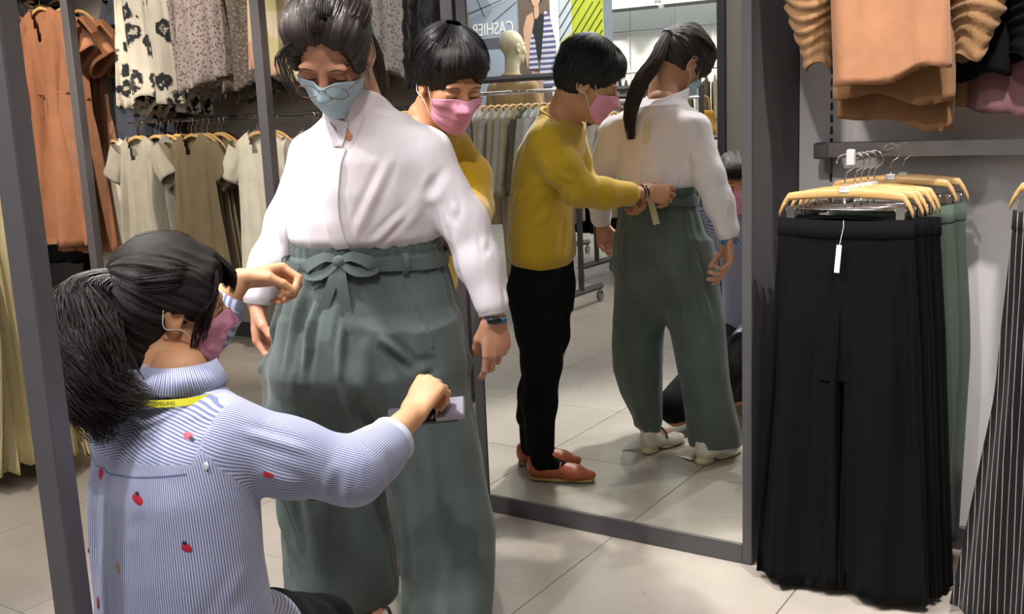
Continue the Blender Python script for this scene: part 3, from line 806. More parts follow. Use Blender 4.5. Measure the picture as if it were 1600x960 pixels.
# ---- trousers on the right (two overlapping leg tubes and a yoke)
def trousers(label, mat, L=.95, hw=.165, flare=.19, seed=0, group=None, split=.4, name='trousers', cat='trousers'):
    t = thing(name, label, cat, (0, 0, 0), 0, group)
    V, F = sheet(L * .42, ((0, hw), (.3, hw * 1.0), (1, hw * .9)), ((0, .010), (.2, .013), (1, .012)), .003, seed, neck=None, sh=.02, rows=12, tuck=False, flat=2.6)
    Vs, Fs = [V], [F]; o = len(V)
    for s in (-1, 1):
        V, F = sheet(L, ((0, hw * .50), (.3, hw * .56), (.45, hw * .57), (1, flare * .53)), ((0, .008), (.4, .020), (1, .034)), .010, seed + s + 5, neck=None, sh=.02, rows=30, n=44, flat=2.2, hem=.004,
                     x0=((0, s * hw * .5), (.4, s * hw * .58), (1, s * flare * .52)), freq=.7)
        Vs.append(V); Fs.append(F + o); o += len(V)
    link('legs', me_from('legs', np.concatenate(Vs), np.concatenate(Fs), mat), t)
    m = MB(); w2, n = hw * 1.02, 40
    ring = lambda z, g, k: [((w2 + g) * math.copysign(abs(math.cos(a)) ** .8, math.cos(a)), (.013 + g) * math.copysign(abs(math.sin(a)) ** .8, math.sin(a)), z + .0025 * k * math.sin(3 * a + seed)) for a in np.linspace(0, 2 * PI, n, endpoint=False)]
    R = [ring(.004, -.003, 1), ring(.006, 0, 1), ring(-.036, .003, 1), ring(-.040, .0, 1)]
    Vb = [p for r_ in R for p in r_]; Fb = [(k * n + i, k * n + (i + 1) % n, (k + 1) * n + (i + 1) % n, (k + 1) * n + i) for k in range(3) for i in range(n)]
    m.add(Vb, Fb).build('waistband', mat, t, smooth=True)
    return t

_ORD = 'front second third fourth fifth sixth seventh eighth ninth tenth eleventh twelfth thirteenth fourteenth fifteenth sixteenth seventeenth eighteenth nineteenth twentieth'.split()
def nth(i):
    if i == 0: return 'first'
    return _ORD[i] if i < 20 else 'twenty-' + ['first', 'second', 'third', 'fourth', 'fifth', 'sixth', 'seventh'][i - 20]
# ================================================================ right wall
M_BLK = C('black_crepe', (.0035, .0035, .004), wrinkle=.3, sheen=0)
M_SAGE = C('sage_linen', colour('4b584d'), wrinkle=.3)
M_PIN = C('pinstripe_black', (.010, .009, .010), (.30, .29, .29), 'pinstripe', pscale=75.0, wrinkle=.15)
GT = 'wide trousers clipped under the steel rail'
tr_black = trousers('black wide trousers at the front of the rail, white tag on the waistband', M_BLK, .975, .165, .215, seed=3, group=GT)
tr_black.location = (-.727, 2.62, 1.0)
labs = ['black wide trousers, second from the front of the rail', 'black wide trousers, third from the front of the rail', 'black wide trousers, fourth from the front of the rail', 'black wide trousers, last black pair before the sage ones']
xs = [(-.715, 2.665), (-.710, 2.705), (-.703, 2.745), (-.698, 2.785)]
for i, (x, y) in enumerate(xs): dup(tr_black, (x, y, 1.0 - .003 * i), (0, 0, (-1) ** i * .03), labs[i], GT, (1, .62, 1 + .006 * ((i * 7) % 3)))
MB().box((-.005, -.032, -.125), (.008, -.030, -.055), .0005).tube([(.002, -.031, -.055), (.006, -.026, -.01), (.003, -.02, .006)], .0008, 4).build('price_tag', plain('tag_card', (.8, .8, .78), .6), tr_black, rot=(0, .08, 0))
tr_sage = trousers('sage green wide trousers behind the black ones, nearer pair', M_SAGE, .93, .155, .16, seed=14, group=GT)
tr_sage.location = (-.672, 2.85, 1.015)
dup(tr_sage, (-.655, 2.91, 1.015), (0, 0, .04), 'sage green wide trousers, last on the rail against the wall', GT)
hg = make_clip_hanger('wooden clip hanger at the very front, carrying the tagged black trousers', 'wooden clip hangers')
hg.location = (-.727, 2.62, 1.072)
ords = ['second', 'third', 'fourth', 'fifth']
for i, (x, y) in enumerate(xs): dup(hg, (x, y, 1.072), (0, 0, (-1) ** i * .03), 'wooden clip hanger on the trouser rail, %s from the front' % ords[i], 'wooden clip hangers')
for x, y, l in ((-.672, 2.85, 'wooden clip hanger of the nearer sage trousers'), (-.655, 2.91, 'wooden clip hanger of the sage trousers by the wall')):
    dup(hg, (x, y, 1.086), (0, 0, .05), l, 'wooden clip hangers')
t = thing('waterfall_rail', 'short steel arm reaching out from the rail above the black trousers', 'rail', (0, 0, 0))
MB().tube([(-.706, 2.992, 1.158), (-.706, 2.60, 1.150)], .0035, 8).build('arm', M_STEEL, t, smooth='auto')
MB().box((-.716, 2.585, 1.14), (-.696, 2.60, 1.18), .003).build('end_stop', plain('clear_plastic', (.6, .6, .6), .2), t)
# pinstripe pair at the right edge
pin = trousers('black trousers with white pinstripes at the right edge', M_PIN, .98, .155, .25, seed=23)
pin.location = (-.185, 2.58, 1.03); pin.rotation_euler = (0, 0, -.08)
hp = dup(hg, (-.185, 2.58, 1.10), (0, 0, -.08), 'wooden clip hanger above the pinstripe trousers', 'wooden clip hangers')
pin2 = dup(pin, (-.14, 2.67, 1.03), (0, 0, -.05), 'black pinstripe trousers behind the front pinstripe pair')
dup(hg, (-.14, 2.67, 1.10), (0, 0, -.05), 'wooden clip hanger behind the front pinstripe one', 'wooden clip hangers')
t = thing('waterfall_rail', 'short steel arm above the pinstripe trousers', 'rail', (0, 0, 0))
MB().tube([(-.143, 2.992, 1.165), (-.143, 2.56, 1.185)], .0035, 8).build('arm', M_STEEL, t, smooth='auto')

# tan tops hanging from the high rail
GTT = 'tops on the high rail'
def ruched_sleeve(side, sx, z0, z1, seed, mat, parent):
    """puffed sleeve gathered into many small rings"""
    rows, n = 70, 26; rs = np.random.RandomState(seed); V = []; p = rs.rand(4) * 6
    for i in range(rows):
        t = i / (rows - 1); z = z0 + (z1 - z0) * t
        env = .064 + .040 * math.sin(min(1, t * 1.1) * PI) - .030 * t
        th = np.linspace(0, 2 * PI, n, endpoint=False)
        r = env * (1 + .09 * np.sin(t * 95 + 1.5 * np.sin(2 * th + p[0]) + p[1]) + .05 * np.sin(3 * th + p[2] + t * 5))
        cx = side * (sx + .03 * math.sin(t * 2.6))
        V.append(np.stack([cx + r * np.cos(th), .75 * r * np.sin(th), z + .012 * np.sin(2 * th + p[3] + t * 9)], 1))
    V = np.concatenate(V); i, k = np.meshgrid(np.arange(rows - 1), np.arange(n), indexing='ij'); l = (k + 1) % n
    F = np.stack([i * n + k, i * n + l, (i + 1) * n + l, (i + 1) * n + k], -1).reshape(-1, 4)
    F = np.concatenate([F]) if side > 0 else F[:, ::-1]
    link('sleeve', me_from('sleeve', V, F[:, ::-1], mat), parent)
M_TAN = C('terracotta_jersey', colour('aa7958'), wrinkle=.35)
M_TAN2 = C('tan_twill', colour('906a47'), wrinkle=.35)
M_TAN3 = C('camel_voile', colour('94704c'), wrinkle=.7)
M_MAUVE = C('mauve_jersey', colour('7c585b'), wrinkle=.3)
M_WHT = C('white_cotton', (.72, .71, .70), wrinkle=.3)
M_YEL = C('mustard_cotton', colour('b88a10'))
def top_(label, mat, x, y, z_hem, L, w, seed, rot=0, tilt=0, slv=None, A=.006, n='hanging_blouse'):
    t = garment(n, label, 'top', mat, L, ((0, .06), (.07, w * .92), (.5, w), (1, w)), ((0, .012), (.2, .02), (1, .03)), A, seed, neck=(.07, .08), group=GTT, sh=.05, hem=.014, flat=2.8, freq=.55)
    if slv: ruched_sleeve(-1, w + .025, -.06, -.53, seed, slv, t); ruched_sleeve(1, w + .015, -.06, -.53, seed + 1, slv, t)
    t.location = (x, y, z_hem + L); t.rotation_euler = (0, tilt, rot)
    h = dup(hg_top, (x, y, z_hem + L + .0), (0, 0, rot), 'wooden hanger of the ' + label, 'hangers of the high rail')
    return t
hg_top = make_hanger('wooden_hanger', 'wooden hanger on the high rail above the tan tops', M_WOOD, .18, group='hangers of the high rail')
hg_top.location = (-.64, 2.93, 1.90)
top_('terracotta jersey top in front of the other tan tops', M_TAN, -.660, 2.65, 1.345, .60, .136, 31, .02, -.05)
top_('camel top with gathered puff sleeves behind the terracotta one', M_TAN2, -.645, 2.73, 1.295, .62, .146, 33, .0, 0, M_TAN3)
top_('tan top with a slit hem, lowest of the tan tops', M_TAN2, -.635, 2.79, 1.235, .66, .142, 37, .03, .03)
top_('tan top nearest the wall', M_TAN2, -.625, 2.85, 1.265, .66, .155, 39, .03, .03)
top_('short black top behind the camel puff sleeve', M_BLK, -.50, 2.80, 1.33, .58, .11, 41, .0, 0, M_BLK)
top_('mauve jersey top beside the tan tops', M_MAUVE, -.415, 2.86, 1.255, .66, .095, 43, -.03)
top_('mauve top hanging furthest back', M_MAUVE, -.36, 2.93, 1.29, .60, .09, 45, -.03)
top_('mustard top hanging at the right edge', M_YEL, -.235, 2.86, 1.28, .6, .09, 47, 0)
top_('white blouse at the top right corner', M_WHT, -.19, 2.72, 1.25, .62, .115, 49, 0, slv=None)
# ================================================================ back wall clothes
M_ORANGE = C('burnt_orange_viscose', colour('a6704f'), wrinkle=.35)
M_CHARC = C('charcoal_floral', colour('35363a'), (.10, .10, .10), 'ditsy', wrinkle=.4, pscale=.8)
M_GREYF = C('grey_ditsy', colour('8d8884'), colour('5e5556'), 'ditsy', wrinkle=.4)
M_MAUVEF = C('mauve_ditsy', colour('a89a94'), colour('665258'), 'ditsy', wrinkle=.4, pscale=.9)
M_BROWNF = C('brown_dot', colour('5c5048'), colour('8d8274'), 'ditsy', wrinkle=.4, pscale=1.2)
M_FLOR = C('ivory_black_floral', colour('cbc2b2'), (.02, .02, .022), 'floral', wrinkle=.35, pscale=.75)
M_OAT = C('oatmeal_linen', colour('a9a291'), wrinkle=.4)
M_STONE = C('stone_grey_cotton', colour('7d7b72'), wrinkle=.4)
M_TAUPE = C('taupe_linen', colour('7c6d52'), wrinkle=.35)
M_IVORY = C('ivory_cotton', colour('d6cfbc'), wrinkle=.3)
M_TRENCH = C('khaki_cotton', colour('a0907a'), wrinkle=.35)
M_CAMO = C('pastel_patch_print', colour('c9b9a0'), colour('cbb98c'), 'patch', wrinkle=.3)
M_RUCHE = C('black_ruched_taffeta', (.018, .018, .020), wrinkle=1.0, rough=.55)
M_DENIM = C('slate_cotton', colour('474b57'), wrinkle=.3)
M_CREAM = C('cream_pleated', colour('dccd9c'), wrinkle=.3)
M_BROWN = C('chocolate_knit', colour('4a2e22'), wrinkle=.4)
hl = make_hanger('wooden_hanger', 'pale wooden hanger of the front oatmeal dress', M_WOOD, .158, .088, 0, 'hangers of the back wall', .006, .020)
hd = make_hanger('wooden_hanger', 'brown wooden hanger, nearest of the brown ones on the back wall', M_WOODD, .158, .088, 0, 'brown hangers of the back wall', .006, .020)
LOWZ, HIZ = 1.325, 2.32           # undersides of the two rails
_first = {'l': True, 'd': True}
def hang(kind, x, y, ztop, rot, label, group):
    src = hl if kind == 'l' else hd
    if _first[kind]:
        _first[kind] = False; src.location = (x, y, ztop - .088); src.rotation_euler = (0, 0, rot); src['label'] = label; return src
    return dup(src, (x, y, ztop - .088), (0, 0, rot), label, group)
NTH = ['front', 'second', 'third', 'fourth', 'fifth', 'sixth', 'seventh', 'eighth', 'ninth', 'tenth', 'eleventh', 'twelfth']
def row(proto, x, y, n, dy, ztop, kind, what, hname, dx=0, rot=0, jit=.02, drop=-.014, with_hanger=True, scale=1):
    """one arm of garments reaching out from the wall: the front one is the prototype itself"""
    rs = np.random.RandomState(int(abs(x * 1000)))
    g = proto['group']
    for i in range(n):
        p = (x + dx * i + rs.uniform(-jit, jit) * (i > 0), y + dy * i, ztop - .088 - drop - (.022 + .016 * rs.rand()) * (i > 0)); r = rot + rs.uniform(-.06, .06) * (i > 0)
        if i == 0: proto.location = p; proto.rotation_euler = (0, 0, r)
        else: dup(proto, p, (0, 0, r), '%s, %s of its arm on the back wall' % (what, NTH[i]), g, (1 + rs.uniform(-.05, .05), min(1, max(.3, abs(dy) / .15)), 1 + rs.uniform(-.03, .03)))
        if with_hanger: hang(kind, p[0], p[1], ztop, r, '%s of the %s %s' % (hname, NTH[i], what), 'hangers of the back wall' if kind == 'l' else 'brown hangers of the back wall')
SS = dict(sx=.155, sz=-.085, length=.19, r0=.070, r1=.072, droop=.66)
FL = dict(sx=.16, sz=-.08, length=.26, r0=.07, r1=.105, droop=.62)
# long dresses at the far left
o = garment('hanging_dress', 'burnt orange maxi dress with gathered waist, front one on its arm', 'dress', M_ORANGE, 1.42, ((0, .07), (.05, .19), (.30, .17), (.42, .155), (.5, .18), (1, .27)), ((0, .012), (.1, .03), (.4, .035), (1, .085)), .032, 101, (.085, .26), dict(FL, length=.30, r1=.13), 'orange maxi dresses', tie=.36, sh=.09)
row(o, -5.81, 3.86, 3, .13, 2.12, 'l', 'burnt orange maxi dress', 'pale wooden hanger', .0, .05)
t = thing('waterfall_rail', 'steel arm that carries the burnt orange dresses', 'rail', (0, 0, 0)); MB().tube([(-5.81, 4.17, HIZ + .02), (-5.81, 4.10, 2.10), (-5.81, 3.80, 2.105)], .006, 8).build('arm', M_RAIL, t, smooth=True)
o = garment('hanging_dress', 'charcoal small-print midi dress left of the orange dresses', 'dress', M_CHARC, 1.25, ((0, .07), (.06, .19), (.4, .17), (1, .24)), ((0, .012), (.1, .03), (1, .06)), .022, 111, (.07, .12), dict(SS, length=.42, r0=.08), 'dark dresses', sh=.08)
row(o, -6.32, 4.0, 3, .10, 2.20, 'l', 'charcoal small-print dress', 'pale wooden hanger', -.0, .25)
o = garment('hanging_dress', 'black maxi dress behind the charcoal print dresses', 'dress', M_BLK, 1.75, ((0, .07), (.05, .19), (.4, .18), (1, .27)), ((0, .012), (.1, .03), (1, .07)), .026, 113, (.07, .1), None, 'dark dresses', sh=.08)
row(o, -6.55, 4.28, 3, .09, 2.25, 'l', 'black maxi dress', 'pale wooden hanger', .16, .1)
o = garment('hanging_dress', 'slate blue dress right behind the orange dresses', 'dress', M_DENIM, 1.30, ((0, .07), (.06, .19), (.4, .17), (1, .22)), ((0, .012), (.1, .03), (1, .06)), .02, 117, (.07, .12), SS, 'slate dresses', sh=.08)
row(o, -5.50, 4.24, 2, .07, 2.22, 'l', 'slate blue dress', 'pale wooden hanger', .05, .0)
o = garment('hanging_dress', 'white dress hem showing under the orange dresses', 'dress', M_IVORY, .98, ((0, .07), (.06, .19), (.4, .19), (1, .24)), ((0, .012), (.1, .03), (1, .06)), .02, 118, (.07, .12), None, 'white dresses', sh=.08)
row(o, -5.62, 4.12, 1, .07, LOWZ, 'l', 'white dress', 'pale wooden hanger', .0, .0)
# upper row
def upper(label, mat, x, y, zh, seed, n, dy, what, L=.92, w=.21, kind='l', A=.018, placket=0, dx=0, rot=0, sl=SS, hem=.03, g='upper row tops', ht=((0, .012), (.1, .03), (1, .05))):
    o = garment('hanging_blouse', label, 'top', mat, L, ((0, .07), (.07, w * .9), (.5, w), (1, w * 1.12)), ht, A, seed, (.07, .1), sl, g, hem=hem, placket=placket, sh=.07)
    row(o, x, y, n, dy, zh + L + .098, kind, what, 'pale wooden hanger' if kind == 'l' else 'brown wooden hanger', dx, rot)
upper('ivory dress with big black flowers, front of the floral arm', M_FLOR, -5.02, 3.96, 1.42, 121, 3, .11, 'ivory black-flowered dress', w=.22, placket=5, A=.026)
upper('mauve small-print blouse beside the black-flowered dress', M_MAUVEF, -4.60, 3.98, 1.50, 131, 3, .11, 'mauve small-print blouse', w=.155, A=.03)
upper('brown dotted dress between the mauve print and the patch print', M_BROWNF, -4.36, 4.08, 1.46, 137, 3, .08, 'brown dotted dress', w=.15, A=.026)
upper('pastel patch-print shirt beside the post, behind the customer', M_CAMO, -4.00, 3.98, 1.52, 141, 2, .12, 'pastel patch-print shirt', w=.19, placket=5, A=.012)
upper('khaki jacket hanging right of the post', M_TRENCH, -3.62, 4.0, 1.47, 151, 3, .11, 'khaki jacket', w=.18, A=.022, placket=5)
upper('grey small-print blouse above the customer, beside the black dresses', M_GREYF, -3.22, 4.0, 1.50, 157, 2, .11, 'grey small-print blouse', w=.14, A=.026)
# black ruched dresses (strong relief)
o = thing('hanging_dress', 'black ruched dress behind the bending woman, front one', 'dress', (0, 0, 0), 0, 'black ruched dresses')
V, F = sheet(.98, ((0, .07), (.07, .18), (.5, .16), (1, .19)), ((0, .012), (.1, .03), (1, .05)), .02, 161, n=120, rows=110, neck=(.07, .1), sh=.07)
Nn = vnormals(V, F) if False else None
amp = vnoise(V * np.array([1, 1, .9]), 22, 3) + .6 * vnoise(V, 45, 4); V = V + np.stack([0 * amp, np.sign(V[:, 1]) * amp * .014, 0 * amp], 1)
link('body', me_from('body', V, F, M_RUCHE), o)
for s_ in (-1, 1): ruched_sleeve(s_, .17, -.05, -.40, 163 + s_, M_RUCHE, o)
row(o, -2.98, 3.97, 3, .12, 1.41 + .98 + .098, 'l', 'black ruched dress', 'pale wooden hanger', .0, .0)
# lower row
def lower(label, mat, x, y, n, dy, what, seed, w=.19, L=.82, kind='l', sl=SS, A=.016, dx=0, neck=(.075, .13), hem=.01, ht=((0, .012), (.1, .03), (1, .05)), jit=.02):
    o = garment('hanging_dress', label, 'dress', mat, L, ((0, .07), (.07, w * .88), (.5, w * .92), (1, w * 1.12)), ht, A, seed, neck, sl, 'lower row dresses', hem=hem, sh=.075)
    row(o, x, y, n, dy, LOWZ + .02, kind, what, 'pale wooden hanger' if kind == 'l' else 'brown wooden hanger', dx, 0, jit)
lower('oatmeal linen dress with a V neck, front of the left arm', M_OAT, -5.13, 3.92, 2, .035, 'oatmeal linen dress', 171, .17, neck=(.085, .17))
lower('stone grey dress behind the oatmeal ones', M_STONE, -5.06, 4.00, 5, .035, 'stone grey dress', 173, .18, dx=.012, A=.022)
lower('chocolate brown dress with brown hangers between grey and taupe', M_BROWN, -4.98, 4.17, 4, .045, 'chocolate brown dress', 175, .16, L=.72, kind='d', dx=.06)
lower('taupe linen dress, front of the middle arm', M_TAUPE, -4.69, 3.95, 6, .038, 'taupe linen dress', 177, .19, A=.02, dx=.006)
lower('ivory blouse behind the taupe dresses', M_IVORY, -4.36, 4.18, 3, .04, 'ivory blouse', 179, .16, L=.5)
lower('white cotton dress, front of the arm by the post', M_IVORY, -4.17, 3.95, 4, .04, 'white cotton dress', 181, .185, A=.010)
lower('pale oatmeal dress right of the post', M_OAT, -3.80, 3.98, 5, .045, 'pale oatmeal dress', 183, .17, A=.012)
lower('stone dress behind the customer shoulder', M_STONE, -3.30, 4.0, 4, .05, 'stone dress', 185, .17, A=.012)
for x, l, z, y0 in ((-5.13, 'oatmeal dresses', LOWZ, 3.90), (-4.68, 'taupe dresses', LOWZ, 3.93), (-4.17, 'white cotton dresses', LOWZ, 3.93), (-3.80, 'pale oatmeal dresses', LOWZ, 3.96), (-3.30, 'stone dresses', LOWZ, 3.98)):
    t = thing('waterfall_rail', 'steel arm that carries the ' + l, 'rail', (0, 0, 0)); MB().tube([(x, 4.175, z + .015), (x, y0 - .03, z + .012)], .005, 8).build('arm', M_RAIL, t, smooth='auto')
# cream skirts beyond the front post
o = garment('hanging_skirt', 'cream pleated maxi skirt at the left edge, front one', 'skirt', M_CREAM, 1.06, ((0, .10), (.03, .13), (.5, .17), (1, .24)), ((0, .012), (.1, .03), (1, .08)), .055, 191, None, None, 'cream pleated skirts', sh=.02, freq=1.5)
t2 = thing('skirt_rack', 'low rail that carries the cream pleated skirts at the left edge', 'rack', (0, 0, 0))
MB().tube([(-4.35, 2.15, 1.235), (-3.60, 2.15, 1.235)], .012, 8).build('bar', M_FRAME, t2, smooth='auto')
MB().box((-4.37, 2.13, 0), (-4.34, 2.17, 1.25), .003).build('upright', M_FRAME, t2); MB().box((-4.40, 1.95, 0), (-4.31, 2.38, .03), .003).build('foot', M_FRAME, t2)
for i, x in enumerate((-3.68, -3.75, -3.83, -3.92, -4.02)):
    p = (x, 2.15, 1.135)
    if i == 0: o.location = p; o.rotation_euler = (0, 0, 1.25)
    else: dup(o, p, (0, 0, 1.25 + .06 * (-1) ** i), 'cream pleated skirt, %s from the front at the left edge' % NTH[i], 'cream pleated skirts')
    hang('l', p[0], p[1], 1.222, 1.25, 'pale wooden hanger of the %s cream skirt' % NTH[i], 'hangers of the cream skirts')
o = garment('hanging_dress', 'black long dress hanging behind the cream skirts', 'dress', M_BLK, 1.0, ((0, .07), (.05, .15), (1, .16)), ((0, .012), (.1, .03), (1, .04)), .02, 195, None, None, None, sh=.05)
o.location = (-3.85, 2.24, 1.135); o.rotation_euler = (0, 0, 1.25)
t = hang('l', -3.85, 2.24, 1.222, 1.25, 'pale wooden hanger of the black dress behind the cream skirts', 'hangers of the cream skirts')
# ================================================================ the shop floor seen in the mirror
M_PANELB = plain('sign_panel_blue_grey', colour('9aa6b8'), .5)
M_PANELL = plain('sign_panel_pale', colour('b9c1cd'), .5)
M_LIME = plain('lime_green', colour('a9b32a'), .5)
M_LINE = plain('dark_line', (.03, .03, .03), .5)
M_LETTER = plain('letter_white', colour('e8e8e8'), .5)
M_POSTER = plain('poster_brown', colour('6a5a50'), .6)
M_COLUMN = plain('column_taupe', colour('a39a8e'), .75, bump=.1)
# sign wall at y = -5
sw = MB().box((-8.6, -5.2, 0), (-5.50, -5.0, CEIL)).build('wall_cashier', M_PANELB); tag(sw, kind='structure')
def flat(name, pts, z_off, mat, parent):
    """thin cut-out on the sign wall: pts in (x, z)"""
    y0, y1 = -5.0 + z_off, -5.0 + z_off + .004; n = len(pts)
    V = [(x, y0, z) for x, z in pts] + [(x, y1, z) for x, z in pts]
    F = [tuple(range(n)), tuple(range(2 * n - 1, n - 1, -1))] + [(i, (i + 1) % n, n + (i + 1) % n, n + i) for i in range(n)]
    return link(name, me_from(name, V, F, mat, False), parent)
sg = thing('cashier_sign', 'blue grey wall panel reading CASHIER in white capitals with an arrow', 'sign', (0, 0, 0))
def X_(px): return -7.21 + (px - 745) * .00878
def Z_(py): return 2.595 - py * .0090
flat('sign_panel', [(X_(737), 1.0), (X_(813), 1.0), (X_(813), 2.95), (X_(737), 2.95)], .006, M_PANELB, sg)
flat('facet', [(X_(737), 2.95), (X_(813), 2.95), (X_(813), 2.62), (X_(775), Z_(8))], .011, M_PANELL, sg)
flat('facet', [(X_(737), Z_(20)), (X_(775), Z_(10)), (X_(760), Z_(30)), (X_(737), Z_(38))], .009, plain('sign_panel_mid', colour('8793a6'), .5), sg)
for a, b in (((X_(737), Z_(14)), (X_(813), Z_(-4))), ((X_(775), Z_(28)), (X_(813), Z_(6))), ((X_(748), Z_(-10)), (X_(762), Z_(20)))):
    MB().box((0, 0, 0), (math.hypot(b[0] - a[0], b[1] - a[1]), .003, .008)).build('line', M_LINE, sg, loc=(a[0], -4.984, a[1]), rot=(0, -math.atan2(b[1] - a[1], b[0] - a[0]), 0))
fc = bpy.data.curves.new('lettering', 'FONT'); fc.body = 'CASHIER'; fc.size = .20; fc.extrude = .004; fc.materials.append(M_LETTER); fc.align_x = 'CENTER'
lt = text_mesh(fc, sg); lt.location = (X_(775), -4.978, Z_(43)); lt.rotation_euler = (PI / 2, 0, PI); w_ = lt.dimensions.x; lt.scale = (.58 / w_, 1.0, 1)
flat('bar', [(X_(740), Z_(61)), (X_(796), Z_(61)), (X_(796), Z_(47)), (X_(740), Z_(47))], .011, plain('sign_bar', colour('5a5a66'), .5), sg)
flat('arrow', [(X_(796), Z_(62)), (X_(796), Z_(44)), (X_(808), Z_(53))], .016, M_LETTER, sg)
po = thing('fashion_poster', 'tall fashion poster of a person in a black top and striped cardigan', 'poster', (0, 0, 0))
flat('backing', [(X_(815), .9), (X_(863), .9), (X_(863), 2.95), (X_(815), 2.95)], .006, M_POSTER, po)
flat('border', [(X_(863), .9), (X_(876), .9), (X_(876), 2.95), (X_(863), 2.95)], .006, M_LETTER, po)
PS = plain('poster_skin', colour('c9a189'), .6); PB = plain('poster_black', (.02, .02, .025), .6); PJ = C('poster_cardigan', colour('c4c6d4'), colour('5a5a86'), 'hstripe', wrinkle=0, pscale=17.0)
flat('hair', [(X_(843) + .085 * math.cos(a), Z_(1) + .11 * math.sin(a)) for a in np.linspace(0, 6.1, 14)], .012, PB, po)
flat('face', [(X_(843) + .060 * math.cos(a), Z_(4) + .085 * math.sin(a)) for a in np.linspace(0, 6.1, 14)], .016, PS, po)
flat('neck', [(X_(840), Z_(28)), (X_(847), Z_(28)), (X_(847), Z_(10)), (X_(840), Z_(10))], .012, PS, po)
flat('top', [(X_(838), Z_(78)), (X_(856), Z_(78)), (X_(857), Z_(26)), (X_(849), Z_(22)), (X_(843), Z_(30)), (X_(836), Z_(24)), (X_(835), Z_(40))], .014, PB, po)
flat('cardigan', [(X_(843), Z_(112)), (X_(868), Z_(112)), (X_(871), Z_(60)), (X_(864), Z_(30)), (X_(856), Z_(16)), (X_(853), Z_(45)), (X_(848), Z_(78))], .018, PJ, po)
flat('cardigan', [(X_(830), Z_(90)), (X_(844), Z_(90)), (X_(840), Z_(55)), (X_(835), Z_(38)), (X_(830), Z_(60))], .018, PJ, po)
flat('hand', [(X_(823), Z_(40)), (X_(829), Z_(24)), (X_(838), Z_(20)), (X_(840), Z_(30)), (X_(832), Z_(60)), (X_(828), Z_(90)), (X_(824), Z_(70))], .020, PS, po)
flat('skirt', [(X_(826), Z_(150)), (X_(852), Z_(150)), (X_(850), Z_(96)), (X_(834), Z_(92))], .022, plain('poster_skirt', colour('b08f8a'), .6), po)
flat('badge', [(X_(822) + .03 * math.cos(a), Z_(-6) + .05 * math.sin(a)) for a in np.linspace(0, 6.1, 10)], .012, plain('poster_orange', colour('c85a30'), .6), po)
ba = thing('lime_banner', 'pale banner with a lime green block and slanted black lines', 'banner', (0, 0, 0))
flat('panel', [(X_(877), .9), (X_(940), .9), (X_(940), 2.95), (X_(877), 2.95)], .006, M_PANELL, ba)
flat('block', [(X_(895), Z_(90)), (X_(940), Z_(90)), (X_(940), Z_(5)), (X_(895), Z_(5))], .010, M_LIME, ba)
flat('block', [(X_(877), Z_(90)), (X_(896), Z_(90)), (X_(896), Z_(48)), (X_(877), Z_(60))], .010, M_LIME, ba)
for k in range(9):
    a = (X_(877) if k < 3 else X_(877 + (k - 2) * 10), (Z_(30 + 14 * (2 - k)) if k < 3 else Z_(64))); ln = min(.56, (X_(939) - a[0]) / .62)
    MB().box((0, 0, 0), (ln, .003, .010)).build('line', M_LINE, ba, loc=(a[0], -4.980, a[1]), rot=(0, -.90, 0))
flat('block', [(X_(726), 1.7), (X_(735), 1.7), (X_(735), Z_(8)), (X_(726), Z_(8))], .008, M_LIME, ba)
# white display wall far behind with upright panels, glass frieze
wh = MB().box((-10.5, -8.2, 0), (-3.9, -8.0, 2.62)).build('wall_far_white', M_WALLW); tag(wh, kind='structure')
for k in range(9): MB().box((-9.2 + k * .62, -7.998, .1), (-9.17 + k * .62, -7.97, 2.5), .003).build('panel_joint', M_WALLW, wh)
fr = thing('glass_frieze', 'row of clear glass panels above the white wall', 'glass', (0, 0, 0))
M_GLASS, nt_, b_ = new_mat('clear_glass'); b_.inputs['Transmission Weight'].default_value = 1; b_.inputs['Roughness'].default_value = .02; b_.inputs['Base Color'].default_value = (.9, .95, .94, 1)
for k in range(6): MB().box((-8.6 + k * .66, -7.90, 2.35), (-7.95 + k * .66, -7.89, 2.95)).build('pane', M_GLASS, fr)
MB().box((-8.65, -7.91, 2.33), (-4.6, -7.88, 2.35)).build('lower_rail', M_STEEL, fr)
# taupe column
cl = MB().box((-2.53, -1.75, 0), (-1.70, -1.02, CEIL)).build('wall_column', M_COLUMN); tag(cl, kind='structure')
MB().box((-2.585, -1.06, 0), (-2.535, -1.0, CEIL)).build('edge_strip', M_FRAME, cl)
# black soffit right of the white wall
tag(MB().box((-6.6, -9.6, 2.30), (-3.9, -8.3, 2.62)).build('trim_black_soffit', M_DARK), kind='structure')

